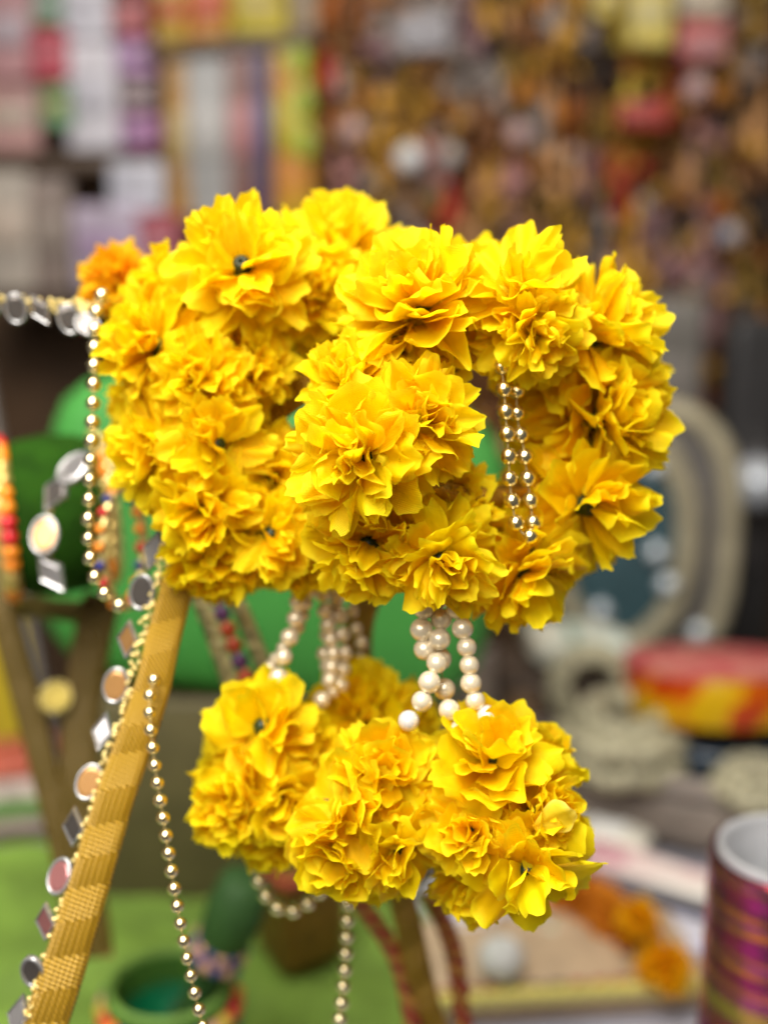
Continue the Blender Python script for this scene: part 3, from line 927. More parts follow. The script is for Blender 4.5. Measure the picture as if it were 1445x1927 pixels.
# ------------------------------------------------------------------ right side of the counter
def lay(name, label, cat, px, py, sx, sy, sz, rot, m, parts=(), z=0.002, wob=.0, grp=None, dy=0.0):
    c = T(px, py, z) + Vector((0, dy, 0)); e = empty(name, c, label, cat, grp)
    M = Matrix.Translation(c) @ Matrix.Rotation(R(rot), 4, 'Z')
    ob('body', box_mesh('body', sx, sy, sz, min(sx, sy, sz) * .3, 2, wob, 4 if wob else 0, px), m, e, M)
    for (n, dx, dy, ax, ay, az, mm) in parts:
        ob(n, box_mesh(n, ax, ay, az, min(ax, ay, az) * .3), mm, e, M @ Matrix.Translation((dx, dy, sz - az * .4)))
    return e


# foil ribbon roll at right
fc = P(1486, 1602, .5); fr_ = px2m(148, .5)
fe = empty('foil_roll', (fc.x, fc.y, .002), 'tall roll of magenta holographic foil ribbon at lower right corner', 'foil roll')
mf, nt, out = new_mat('holographic_foil')
tc = nt.nodes.new('ShaderNodeTexCoord'); sp = nt.nodes.new('ShaderNodeSeparateXYZ'); nt.links.new(tc.outputs['Object'], sp.inputs[0])
nz = nt.nodes.new('ShaderNodeTexNoise'); nz.noise_dimensions = '3D'; nz.inputs['Scale'].default_value = 1.0; nz.inputs['Detail'].default_value = 4
mp = nt.nodes.new('ShaderNodeMapping'); mp.inputs['Scale'].default_value = (1.6, 1.6, 62); nt.links.new(tc.outputs['Object'], mp.inputs[0]); nt.links.new(mp.outputs[0], nz.inputs[0])
rp = nt.nodes.new('ShaderNodeValToRGB'); cr = rp.color_ramp
cols = [(.30, (.15, .0, .4)), (.37, (.03, .25, .08)), (.42, (.48, .003, .20)), (.485, (.30, .003, .09)), (.515, (.75, .20, .01)), (.545, (.36, .003, .22)), (.61, (.62, .40, .02)), (.70, (.6, .02, .36))]
cr.elements[0].position, cr.elements[0].color = cols[0][0], (*cols[0][1], 1)
cr.elements[1].position, cr.elements[1].color = cols[-1][0], (*cols[-1][1], 1)
for p_, c_ in cols[1:-1]:
    el = cr.elements.new(p_); el.color = (*c_, 1)
nt.links.new(nz.outputs[0], rp.inputs[0])
b = nt.nodes.new('ShaderNodeBsdfPrincipled'); b.inputs['Metallic'].default_value = 1.0; b.inputs['Roughness'].default_value = .24
nt.links.new(rp.outputs[0], b.inputs['Base Color'])
bp = nt.nodes.new('ShaderNodeBump'); bp.inputs['Strength'].default_value = .12; bp.inputs['Distance'].default_value = .001
nt.links.new(nz.outputs[0], bp.inputs['Height']); nt.links.new(bp.outputs[0], b.inputs['Normal']); nt.links.new(b.outputs[0], out.inputs[0])
Hh = fc.z - .002
Mf = Matrix.Translation((fc.x, fc.y, .002))
ob('foil', lathe_mesh('foil', [(fr_ * .93, 0)] + [(fr_ * (.985 + .012 * ((k * 7) % 3) / 2), Hh * (k + .5) / 46) for k in range(46)] + [(fr_ * .985, Hh * .995), (fr_ * .92, Hh * .996)], 64), mf, fe, Mf)
ob('core_tube', lathe_mesh('core_tube', [(fr_ * .80, .001), (fr_ * .90, .001), (fr_ * .90, Hh * 1.004), (fr_ * .88, Hh * 1.01), (fr_ * .83, Hh * 1.01), (fr_ * .80, Hh * 1.0), (fr_ * .80, .001)], 64), mat('white_card', (.40, .40, .41), .6), fe, Mf)
ob('plastic_cuff', lathe_mesh('plastic_cuff', [(fr_ * 1.012, Hh * .2), (fr_ * 1.018, Hh * .6), (fr_ * 1.012, Hh * 1.0), (fr_ * .95, Hh * 1.013), (fr_ * .91, Hh * 1.016)], 64), mat('clear_film', (1, .95, .97), .12, 0, .02, alpha=.02), fe, Mf)

# card with gold lace edge
M_KRAFT = mat('kraft_card', (.48, .35, .22), .7, 0, .12, 60)
lay('kraft_box', 'flat tan card box with gold lace edge and red stones at bottom right', 'box', 1060, 1905, .165, .085, .016, 6, M_KRAFT,
    [('gold_lace', -.0, -.040, .160, .006, .006, mat('lace_gold', (.72, .60, .12), .4, .4, .35, 250, .5)),
     ('gold_face', 0, -.0415, .163, .004, .002, mat('dull_gold', (.36, .27, .03), .45, .4)),
     ] + [('stone', -.07 + .0125 * k, -.034, .009, .004, .004, (mat('red_edging', (.4, .06, .03)), mat('black_stone', (.03, .02, .03), .2))[(k // 3) % 2]) for k in range(12)] + [('lace_lump', -.075 + .0100 * k, -.0445, .0088, .006, .0075, mat('lace_pale', (.80, .70, .22), .4, .3, .3, 250, .5)) for k in range(16)], dy=.036)
# white saucer and white ball
wc = T(872, 1752); we = empty('white_saucer', wc, 'round white saucer partly hidden under the lower right pendant', 'saucer')
wr = px2m(88, .72)
Ms = Matrix.Translation(wc + Vector((0, 0, .003)))
ob('dish', lathe_mesh('dish', [(wr * .5, 0), (wr * .55, .002), (wr * .9, .012), (wr, .018), (wr * .98, .019), (wr * .85, .013), (wr * .5, .005), (.0001, .004)], 48), mat('white_glaze', (.78, .78, .82), .2), we, Ms)
ob('foot_ring', tube_mesh('foot_ring', [Vector((wr * .5 * math.cos(i * .2618), wr * .5 * math.sin(i * .2618), -.0005)) for i in range(24)], .002, 8, True), mat('white_glaze', (.78, .78, .82)), we, Ms)
kz = .019
bw = empty('cotton_ball', T(942, 1842, kz), 'white cotton ball resting on the tan card box', 'ball')
bm = bmesh.new(); bmesh.ops.create_icosphere(bm, subdivisions=4, radius=.013)
for v in bm.verts: v.co *= 1 + .12 * noise.noise(v.co * 160) + .05 * noise.noise(v.co * 420)
ob('fluff', bm_mesh('fluff', bm), mat('cotton', (.60, .60, .57), .95, 0, .05), bw, Matrix.Translation(T(942, 1842, kz) + Vector((0, 0, .0128))))
pw = empty('white_bud', T(1035, 1790, 0.002), 'small pale bud lying on the counter behind the tan box', 'bud')
Mw = Matrix.Translation(T(1035, 1790, .002) + Vector((0, 0, .008)))
ob('bud', lathe_mesh('bud', [(.0001, -.008), (.006, -.006), (.009, 0), (.006, .006), (.002, .010), (.0001, .011)], 16), mat('pale_bud', (.62, .62, .48), .6), pw, Mw)
ob('tip', lathe_mesh('tip', [(.0001, .009), (.002, .0095), (.0015, .013), (.0001, .0135)], 10), mat('green_tip', (.3, .4, .2), .6), pw, Mw)

# orange marigold garland lying on the counter
gt = empty('marigold_garland', T(1150, 1740), 'orange marigold garland lying diagonally across the counter', 'garland')
p0, p1 = T(1040, 1660, .02), T(1235, 1800, .02)
o = p0
ob('cord', tube_mesh('cord', [Vector((0, 0, 0)), p1 - p0], .002, 8), mat('cord_brown', (.3, .15, .05)), gt, Matrix.Translation(o))
rnd = random.Random(5)
M_RUST = petal_mat('rust_cloth', (.66, .20, .01), (.80, .32, .01), .3)


def ball_flower(parent, c, r, m, seed):
    rr = random.Random(seed); items = []
    for k in range(80):
        z = 1 - 2 * (k + .5) / 80; a = k * 2.39996
        M = Matrix.Rotation(a, 4, 'Z') @ Matrix.Rotation(-math.asin(z), 4, 'Y') @ Matrix.Rotation(rr.uniform(0, 3.1), 4, 'X') @ Matrix.Diagonal((rr.uniform(.85, 1.05), .9, 1, 1))
        items.append((rr.randrange(30), M))
    o = ob('blossom', petal_data('blossom', items, m), None, parent, Matrix.Translation(c) @ Matrix.Scale(r, 4)); return o


for k in range(6):
    ball_flower(gt, p0.lerp(p1, k / 6.8) + Vector((rnd.uniform(-.004, .004), 0, .0)), .0195, M_RUST, 60 + k)
g2 = empty('orange_marigold', T(1245, 1850), 'bright orange marigold at the front end of the garland', 'flower')
ball_flower(g2, T(1250, 1822, .03), px2m(56, .76), M_ORANGE, 71)
g3 = empty('orange_marigold', T(1205, 1760), 'smaller orange marigold on top of the garland middle', 'flower')
ball_flower(g3, T(1200, 1728, .05), px2m(40, .78), M_ORANGE, 72)

# packets on the counter
M_LAV = mat('lavender_film', (.50, .49, .62), .3, 0, .12, 30)
lay('packet', 'pale pink and white plastic packet lying across the counter right of the pendant', 'packet', 1235, 1668, .135, .032, .014, -33, mat('pink_white_film', (.72, .52, .50), .3, 0, .3, 25, col2=(.78, .74, .66)),
    [('label', -.035, 0, .03, .024, .002, mat('pink_label', (.55, .28, .32), .4)), ('end_seal', .06, 0, .012, .030, .003, mat('cream_seal', (.72, .68, .55), .4))], .002, .003, 'packets on the counter')
lay('packet', 'lavender clear packet beside the orange marigold garland', 'packet', 1330, 1790, .16, .036, .010, -33, M_LAV,
    [('label', .0, .0, .08, .020, .002, mat('pale_lav', (.62, .61, .68), .4)), ('end_seal', -.07, 0, .012, .034, .003, mat('dark_seal', (.07, .07, .10), .4))], .002, .002, 'packets on the counter')
lay('packet', 'cream packet with round white label behind the lower right pendant', 'packet', 1140, 1590, .06, .036, .016, -30, mat('cream_film', (.66, .62, .52), .4),
    [('label', 0, 0, .03, .024, .003, mat('white_label', (.75, .74, .70), .4))], .002, .003, 'packets on the counter')
lay('packet', 'lavender packet between saucer and garland on the counter', 'packet', 1010, 1745, .13, .05, .008, -35, M_LAV,
    [('label', 0, 0, .07, .03, .002, mat('pale_lav', (.62, .61, .68), .4))], .002, .002, 'packets on the counter')
lay('divider_strip', 'dark blue divider strip running diagonally between packets', 'strip', 1310, 1735, .22, .007, .012, -33, mat('navy_strip', (.06, .06, .09), .4),
    [('cap', .1, 0, .01, .009, .004, mat('grey_cap', (.2, .2, .2), .4))])
# raised wooden tray
td = R(-33)
tcx = T(1240, 1545)
lay('wooden_tray', 'grey brown raised wooden tray on the right of the counter', 'tray', 1330, 1500, .46, .20, .05, -24, mat('grey_wood', (.20, .165, .135), .6, 0, .25, 20),
    [('front_rail', 0, -.096, .46, .012, .012, mat('rail_wood', (.24, .20, .17), .6)), ('back_rail', 0, .096, .46, .012, .012, mat('rail_wood', (.24, .20, .17), .6))])
# cream braid coils
M_CREAM = mat('cream_braid', (.34, .31, .20), .7, 0, .35, 180, .5)


def coil(label, px, py, z, rings, axis=(0, 0, 1)):
    c = T(px, py, z); e = empty('braid_coil', c, label, 'trim coil', 'cream braid coils')
    for k, (r, h, tr) in enumerate(rings):
        pts = [Vector((r * math.cos(6.2832 * i / 40) + .002 * math.sin(i * .9), r * math.sin(6.2832 * i / 40), .0025 * math.sin(i * 1.3 + k))) for i in range(40)]
        ob('coil_turn', tube_mesh('coil_turn', pts, tr, 10, True), M_CREAM, e, Matrix.Translation(c + Vector((0, 0, h))) @ Matrix.Rotation(R(6 * math.sin(k * 2.1)), 4, 'X'))


coil('large cream braid coil behind the lower right pendant', 1165, 1440, .05, [(.042, .008, .008), (.034, .012, .008), (.040, .022, .008), (.030, .030, .007), (.024, .040, .007)])
coil('small cream braid coil behind the foil roll', 1420, 1500, .05, [(.026, .006, .006), (.022, .014, .006), (.016, .020, .006)])
# standing turn of braid
cc = T(1120, 1400, .05)
e = empty('braid_coil', cc, 'upright loop of cream braid leaning on the brown carton', 'trim coil', 'cream braid coils')
for k in range(3):
    pts = [Vector(((.022 + .004 * k) * math.cos(6.2832 * i / 36), .003 * k, (.022 + .004 * k) * math.sin(6.2832 * i / 36))) for i in range(36)]
    ob('coil_turn', tube_mesh('coil_turn', pts, .0055, 8, True), M_CREAM, e, Matrix.Translation(cc + Vector((0, .02, .038))) @ Matrix.Rotation(R(-18), 4, 'X'))

# patterned round tin on dark bowl
def tin():
    d = .92; top = P(1350, 1246, d); r = px2m(168, d); hgt = px2m(108, d)
    c = Vector((top.x, top.y, top.z - hgt))
    dk = empty('dark_bowl', (c.x, c.y, c.z - .05), 'dark navy bowl under the patterned round tin', 'bowl')
    ob('bowl', lathe_mesh('bowl', [(r * .5, -.055), (r * .55, -.05), (r * .88, -.025), (r * .93, -.008), (r * .82, -.002), (r * .5, -.03), (.0001, -.035)], 48), mat('navy_glaze', (.008, .02, .035), .3), dk, Matrix.Translation(c))
    ob('foot', lathe_mesh('foot', [(r * .45, -.09), (r * .5, -.09), (r * .52, -.05), (r * .4, -.05)], 32), mat('navy_glaze', (.008, .02, .035)), dk, Matrix.Translation(c))
    e = empty('round_tin', c, 'round tin patterned in yellow, orange and red with pink lid', 'tin')
    m, nt, out = new_mat('tin_print')
    tc = nt.nodes.new('ShaderNodeTexCoord'); nz = nt.nodes.new('ShaderNodeTexNoise'); nz.inputs['Scale'].default_value = 26; nz.inputs['Detail'].default_value = 2
    nt.links.new(tc.outputs['Object'], nz.inputs[0]); rp = nt.nodes.new('ShaderNodeValToRGB'); cr = rp.color_ramp
    cr.elements[0].position = .36; cr.elements[0].color = (.50, .30, .0, 1); cr.elements[1].position = .66; cr.elements[1].color = (.30, .02, .005, 1)
    for p_, c_ in ((.45, (.55, .30, .0)), (.50, (.48, .10, .0)), (.58, (.40, .035, .0))):
        el = cr.elements.new(p_); el.color = (*c_, 1)
    nt.links.new(nz.outputs[0], rp.inputs[0]); b = nt.nodes.new('ShaderNodeBsdfPrincipled'); b.inputs['Roughness'].default_value = .3
    nt.links.new(rp.outputs[0], b.inputs['Base Color']); nt.links.new(b.outputs[0], out.inputs[0])
    ob('wall', lathe_mesh('wall', [(.001, 0), (r * .97, 0), (r, .003), (r, hgt - .006), (r * .98, hgt - .003)], 56), m, e, Matrix.Translation(c) @ Matrix.Rotation(R(-13), 4, 'X'))
    ob('lid', lathe_mesh('lid', [(r * 1.01, hgt - .006), (r * 1.02, hgt), (r * .98, hgt + .003), (r * .8, hgt + .004), (.0001, hgt + .005)], 56), mat('pink_lid', (.36, .03, .04), .8, 0, .2, 40, col2=(.45, .16, .12)), e, Matrix.Translation(c) @ Matrix.Rotation(R(-13), 4, 'X'))


tin()
# brown carton with pale item
ct = T(1075, 1490)
q = P(1080, 1240, 1.02)
e = empty('brown_carton', (q.x, q.y, .002), 'dark brown carton behind the cream braid coils', 'carton')
ob('body', box_mesh('body', .125, .08, q.z - .006, .003), mat('dark_carton', (.075, .05, .035), .6), e, Matrix.Translation((q.x, q.y, .002)))
ob('tan_flap', box_mesh('tan_flap', .022, .004, q.z * .8, .001), mat('tan_flap', (.26, .16, .085), .6), e, Matrix.Translation((q.x - .047, q.y - .043, .004)))
q2 = q + Vector((.002, 0, 0))
e = empty('pale_bundle', q2, 'pale cream bundle lying on top of the dark brown carton', 'bundle')
ob('body', puffy('body', .040, .03, .0125, 4), mat('cream_bundle', (.62, .58, .46), .6, 0, .3, 40, col2=(.55, .62, .55)), e, Matrix.Translation(q2 + Vector((0, 0, .0125))) @ Matrix.Rotation(R(4), 4, 'Y'))
ob('band', puffy('band', .006, .031, .0135, 5), mat('sage_band', (.20, .30, .24), .6), e, Matrix.Translation(q2 + Vector((-.006, 0, .0126))))

# framed mirror
def framed():
    d = 1.16; c = P(1170, 1010, d)
    e = empty('framed_mirror', (c.x, c.y, c.z - .12), 'cream gold framed dressing mirror standing behind the right bangle', 'mirror')
    M = Matrix.Translation(c) @ Matrix.Rotation(R(-10), 4, 'Z') @ Matrix.Rotation(R(-5), 4, 'X')
    M_FR = mat('cream_gold_frame', (.34, .30, .20), .4, .2, .15, 60)
    def superel(a, b, n, k=64):
        out = []
        for i in range(k):
            t = 6.2832 * i / k; c_, s_ = math.cos(t), math.sin(t)
            out.append(Vector((a * math.copysign(abs(c_) ** (2 / n), c_), 0, b * math.copysign(abs(s_) ** (2 / n), s_))))
        return out
    ob('outer_frame', tube_mesh('outer_frame', superel(px2m(195, d), px2m(245, d), 3.2), .011, 10, True), M_FR, e, M)
    ob('inner_frame', tube_mesh('inner_frame', superel(px2m(120, d), px2m(205, d), 2.0), .012, 10, True), M_FR, e, M @ Matrix.Translation((0, -.012, 0)))
    bm = bmesh.new(); bm.faces.new([bm.verts.new(p) for p in superel(px2m(195, d), px2m(245, d), 3.2)])
    r = bmesh.ops.extrude_face_region(bm, geom=bm.faces[:])
    for v in r['geom']:
        if isinstance(v, bmesh.types.BMVert): v.co.y += .006
    ob('backing', bm_mesh('backing', bm, False), mat('grey_back', (.10, .09, .08), .5), e, M)
    bm = bmesh.new(); bm.faces.new([bm.verts.new(p) for p in superel(px2m(120, d), px2m(205, d), 2.0)])
    r = bmesh.ops.extrude_face_region(bm, geom=bm.faces[:])
    for v in r['geom']:
        if isinstance(v, bmesh.types.BMVert): v.co.y += .003
    ob('glass', bm_mesh('glass', bm, False), mat('teal_glass', (.05, .10, .115), .25, .3), e, M @ Matrix.Translation((0, -.008, 0)))
    s = sphere_mesh('stud', 14, 10); s.materials.append(mat('pale_stud', (.62, .68, .72), .15, .3))
    for (x, y) in ((1230, 880), (1130, 1150), (1255, 1100), (1315, 1190), (1235, 1040)):
        ob('stud', s, None, e, Matrix.Translation(P(x, y, d - .03)) @ Matrix.Scale(.009, 4))


framed()

# ------------------------------------------------------------------ back shelves and stock
YS = 1.52
M_SHELF = mat('dark_shelf', (.06, .038, .024), .6)


def plank(label, pa, pb, dep=.16, th=.012):
    a, b = Wl(*pa, YS), Wl(*pb, YS)
    e = empty('wall_shelf', (a + b) / 2, label, 'shelf')
    L = (b - a).length; ang = math.atan2(b.z - a.z, b.x - a.x)
    M = Matrix.Translation((a + b) / 2 + Vector((0, dep / 2, -th))) @ Matrix.Rotation(-ang, 4, 'Y')
    ob('board', box_mesh('board', L, dep, th, .002), M_SHELF, e, M)
    ob('lip', box_mesh('lip', L, .006, th * 1.3, .001), mat('shelf_lip', (.10, .06, .035), .5), e, M @ Matrix.Translation((0, -dep / 2 - .004, -.001)))


plank('dark shelf above the upright ribbon bolts', (270, 92), (600, 60))
plank('dark shelf under the white and purple packets', (-60, 292), (305, 300))
plank('dark shelf under the upright ribbon bolts', (300, 420), (600, 420))
plank('dark lower shelf at the far left', (-60, 560), (310, 560))
# side post
a = Wl(300, 900, YS + .03)
e = empty('shelf_post', a, 'dark maroon upright post between the two shelf bays', 'post')
ob('post', box_mesh('post', .022, .14, 1.0, .003), mat('maroon_post', (.16, .03, .03), .5), e, Matrix.Translation((a.x + .004, YS + .09, a.z)))
ob('face_strip', box_mesh('face_strip', .012, .005, 1.0, .001), mat('maroon_strip', (.20, .04, .045), .5), e, Matrix.Translation((a.x + .004, YS + .016, a.z)))


def stock(name, label, cat, x0, y0, x1, y1, m, m2=None, y=YS, th=.04, grp=None, kind='box'):
    a, b = Wl(x0, y1, y), Wl(x1, y0, y)
    w_, h_ = abs(b.x - a.x), abs(b.z - a.z)
    base = Vector(((a.x + b.x) / 2, y + th / 2, min(a.z, b.z)))
    e = empty(name, base, label, cat, grp)
    M = Matrix.Translation(base)
    if kind == 'cyl':
        ob('body', lathe_mesh('body', [(.0001, 0), (w_ * .46, 0), (w_ * .5, h_ * .03), (w_ * .5, h_ * .97), (w_ * .46, h_), (w_ * .15, h_), (.0001, h_ * .995)], 28), m, e, M)
        ob('band', lathe_mesh('band', [(w_ * .505, h_ * .35), (w_ * .512, h_ * .36), (w_ * .512, h_ * .6), (w_ * .505, h_ * .61)], 28), m2 or m, e, M)
    else:
        ob('body', box_mesh('body', w_, th, h_, min(w_, th, h_) * .18, 3, min(w_, th) * .05, 3, x0), m, e, M)
        ob('label', box_mesh('label', w_ * .72, .003, h_ * .3, .001), m2 or m, e, M @ Matrix.Translation((0, -th / 2 - .002, h_ * .38)))
    return e


def C(n, c, **k): return mat('stock_' + n, c, k.pop('rough', .45), 0, k.pop('var', .2), 18, **k)


PK = 'packets on the left shelves'
stock('hanging_packet', 'pale pink packet at the top left corner of the shelves', 'packet', -30, -30, 58, 150, C('pink', (.46, .24, .25)), C('pinkgrey', (.42, .34, .38)), grp=PK)
stock('hanging_packet', 'dusty pink packet under the top left corner packet', 'packet', -30, 155, 70, 286, C('dpink', (.50, .28, .26)), C('cream2', (.52, .42, .34)), grp=PK)
stock('hanging_packet', 'green topped packet left of the tall white packets', 'packet', 60, -30, 112, 45, C('sage', (.14, .28, .16)), C('grey', (.4, .38, .38)), y=YS - .01, grp=PK)
stock('hanging_packet', 'red packet left of the tall white packets', 'packet', 56, 52, 122, 150, C('crimson', (.45, .04, .07)), C('rose', (.52, .12, .15)), y=YS - .02, grp=PK)
stock('hanging_packet', 'green and yellow packet under the red packet', 'packet', 76, 158, 132, 240, C('grn', (.14, .30, .14)), C('olive', (.36, .30, .08)), y=YS - .02, grp=PK)
stock('hanging_packet', 'upper tall white packet on the left shelf', 'packet', 118, -30, 205, 70, C('white', (.62, .60, .66)), C('offw', (.52, .50, .56)), y=YS - .01, grp=PK)
stock('hanging_packet', 'lower tall white packet on the left shelf', 'packet', 126, 76, 216, 284, C('white2', (.62, .59, .64)), C('offw', (.52, .50, .56)), y=YS - .01, grp=PK)
stock('hanging_packet', 'coral red packet right of the upper white packet', 'packet', 210, 0, 272, 62, C('coral', (.50, .13, .13)), C('cor2', (.42, .20, .22)), grp=PK)
stock('hanging_packet', 'lilac packet right of the lower white packet', 'packet', 216, 70, 288, 140, C('lilac', (.45, .24, .45)), C('lil2', (.38, .25, .40)), grp=PK)
stock('hanging_packet', 'mauve grey packet under the lilac packet', 'packet', 222, 146, 290, 208, C('mauve', (.34, .25, .27)), C('mv2', (.22, .18, .16)), grp=PK)
stock('hanging_packet', 'purple pink packet lowest beside the white packet', 'packet', 224, 214, 296, 280, C('purp', (.42, .18, .36)), C('lil2', (.38, .25, .40)), grp=PK)
stock('stock_bag', 'cream bag on the lower left shelf', 'bag', -30, 312, 56, 550, C('creamb', (.44, .38, .32)), C('cream2', (.5, .4, .3)), grp=PK)
stock('stock_bag', 'grey brown bag on the lower left shelf', 'bag', 60, 330, 128, 550, C('gbrown', (.25, .19, .16)), C('gb2', (.3, .24, .2)), grp=PK)
stock('stock_bag', 'white bag bulging on the lower left shelf by the post', 'bag', 205, 305, 306, 400, C('whiteb', (.62, .62, .70)), C('offw', (.5, .5, .55)), y=YS - .02, grp=PK)
stock('stock_bag', 'lavender white bag under the bulging white bag', 'bag', 140, 385, 262, 550, C('lavb', (.46, .38, .48)), C('lil2', (.4, .25, .4)), y=YS - .03, grp=PK)
stock('stock_bag', 'rose red bag beside the post above the left bangle', 'bag', 262, 402, 335, 550, C('roseb', (.42, .07, .10)), C('rose2', (.4, .15, .18)), y=YS - .03, grp=PK)

BG = 'upright ribbon bolts on the middle shelf'
stock('ribbon_bolt', 'amber ribbon bolt leftmost on the middle shelf', 'ribbon bolt', 316, 108, 352, 412, C('amber', (.40, .20, .03)), C('gold3', (.5, .36, .14)), grp=BG)
stock('ribbon_bolt', 'wide silver grey ribbon bolt on the middle shelf', 'ribbon bolt', 350, 100, 428, 412, C('silver', (.38, .37, .36)), C('silv2', (.46, .44, .42)), grp=BG)
stock('ribbon_bolt', 'pink ribbon bolt with brown lower half', 'ribbon bolt', 430, 86, 478, 412, C('brownpink', (.24, .11, .09)), C('pinkr', (.50, .22, .22)), grp=BG)
stock('ribbon_bolt', 'narrow navy ribbon bolt on the middle shelf', 'ribbon bolt', 480, 84, 510, 412, C('navy', (.055, .04, .12)), C('navy2', (.12, .12, .25)), grp=BG)
stock('ribbon_bolt', 'orange yellow ribbon bolt with green dots rightmost on the middle shelf', 'ribbon bolt', 514, 78, 588, 412, C('orng', (.58, .20, .01), col2=(.60, .40, .01)), C('lemon', (.52, .42, .02)), grp=BG)
gs = sphere_mesh('dot', 12, 8); gs.materials.append(C('limed', (.34, .42, .02)))
e = [o for o in COL.objects if o.get('label', '').startswith('orange yellow ribbon bolt')][0]
for (x, y) in ((570, 188), (574, 268), (560, 110)):
    ob('dot', gs, None, e, Matrix.Translation(Wl(x, y, YS - .004)) @ Matrix.Diagonal((.014, .003, .02, 1)))
stock('gift_box', 'yellow and red box on the top shelf, left', 'box', 290, -40, 352, 84, C('yred', (.48, .30, .02)), C('red3', (.5, .08, .02)), grp='boxes on the top shelf')
stock('gift_box', 'orange red box on the top shelf, middle', 'box', 354, -40, 428, 78, C('ored', (.52, .07, .02), col2=(.55, .28, .02)), C('red3', (.5, .08, .02)), grp='boxes on the top shelf')
stock('gift_box', 'yellow box on the top shelf, right', 'box', 432, -40, 540, 66, C('yel3', (.55, .44, .02)), C('yel4', (.5, .38, .08)), grp='boxes on the top shelf')
stock('gift_box', 'tan box at the right end of the top shelf', 'box', 544, -40, 600, 62, C('tan3', (.30, .22, .13)), C('tan4', (.35, .25, .15)), grp='boxes on the top shelf')

# hanging strands of small ornaments on the right of the back wall
COLS = {'gold': (.55, .29, .04), 'tan': (.48, .25, .10), 'brown': (.17, .065, .018), 'rust': (.36, .10, .015), 'red': (.44, .025, .015), 'grey': (.33, .28, .25), 'white': (.60, .58, .56), 'pink': (.46, .22, .20), 'dark': (.03, .018, .012), 'olive': (.25, .15, .03), 'mauve': (.24, .13, .14), 'yellow': (.62, .46, .06), 'orange': (.50, .20, .03)}
OM = {}
for n, c in COLS.items():
    m = mat('charm_' + n, c, .45, .3 if n in ('gold', 'tan', 'olive') else 0, .2, 40, spec=.3)
    a = sphere_mesh('ball_charm', 14, 10); a.materials.append(m)
    b = lathe_mesh('disc_charm', [(.0001, -.5), (.8, -.5), (1, -.35), (1, .35), (.8, .5), (.0001, .5)], 20); b.materials.append(m)
    c_ = lathe_mesh('ring_charm', [(1 + .3 * math.cos(t * 1.0472), .3 * math.sin(t * 1.0472)) for t in range(7)], 22); c_.materials.append(m)
    t_ = lathe_mesh('tassel_charm', [(.0001, 1), (.3, .95), (.35, .6), (.25, .5), (.5, .2), (.7, -.6), (.75, -1), (.0001, -1)], 16); t_.materials.append(m)
    OM[n] = (a, b, c_, t_)
ORD = ['first', 'second', 'third', 'fourth', 'fifth', 'sixth', 'seventh', 'eighth', 'ninth', 'tenth', 'eleventh', 'twelfth', 'thirteenth', 'fourteenth', 'fifteenth', 'sixteenth']
STR = [(612, ['rust', 'red', 'rust', 'brown', 'tan', 'grey', 'brown']), (664, ['brown', 'tan', 'grey', 'pink', 'tan', 'olive', 'brown']), (716, ['grey', 'mauve', 'gold', 'olive', 'brown', 'tan', 'dark']),
       (772, ['grey', 'olive', 'gold', 'tan', 'grey', 'brown', 'olive']), (826, ['grey', 'tan', 'rust', 'pink', 'red', 'brown', 'olive']), (876, ['mauve', 'grey', 'brown', 'red', 'tan', 'rust', 'brown']), (930, ['dark', 'grey', 'brown', 'gold', 'mauve', 'dark', 'brown']),
       (984, ['brown', 'olive', 'grey', 'pink', 'tan', 'brown', 'dark']), (1050, ['gold', 'orange', 'rust', 'tan', 'gold', 'tan', 'tan']), (1108, ['grey', 'dark', 'olive', 'mauve', 'grey', 'brown', 'tan']), (1160, ['yellow', 'dark', 'gold', 'red', 'gold', 'tan', 'brown']),
       (1212, ['gold', 'yellow', 'gold', 'red', 'mauve', 'gold', 'brown']), (1264, ['brown', 'dark', 'rust', 'brown', 'dark', 'mauve', 'olive']), (1310, ['pink', 'red', 'pink', 'mauve', 'mauve', 'pink', 'mauve']), (1362, ['grey', 'olive', 'brown', 'olive', 'tan', 'mauve', 'brown']), (1416, ['olive', 'grey', 'tan', 'tan', 'dark', 'olive', 'grey'])]
S2 = []
for a_, b_ in zip(STR, STR[1:] + [(1470, STR[-1][1])]):
    S2.append(a_); S2.append(((a_[0] + b_[0]) / 2, [b_[1][k] if k % 2 else a_[1][k] for k in range(7)]))
STR = S2
ORD += ['seventeenth', 'eighteenth', 'nineteenth', 'twentieth', 'twenty-first', 'twenty-second', 'twenty-third', 'twenty-fourth', 'twenty-fifth', 'twenty-sixth', 'twenty-seventh', 'twenty-eighth', 'twenty-ninth', 'thirtieth', 'thirty-first', 'thirty-second']
rail = empty('hanging_rail', Wl(1010, -60, 1.54), 'dark rail along the top holding the hanging strands', 'rail')
ra, rb_ = Wl(596, -55, 1.55), Wl(1480, -55, 1.55)
ob('rod', tube_mesh('rod', [Vector((0, 0, 0)), rb_ - ra], .006, 10), M_SHELF, rail, Matrix.Translation(ra))
ob('bracket', box_mesh('bracket', .012, .12, .02, .002), M_SHELF, rail, Matrix.Translation(ra + Vector((.01, .06, 0))))
rs = random.Random(21)
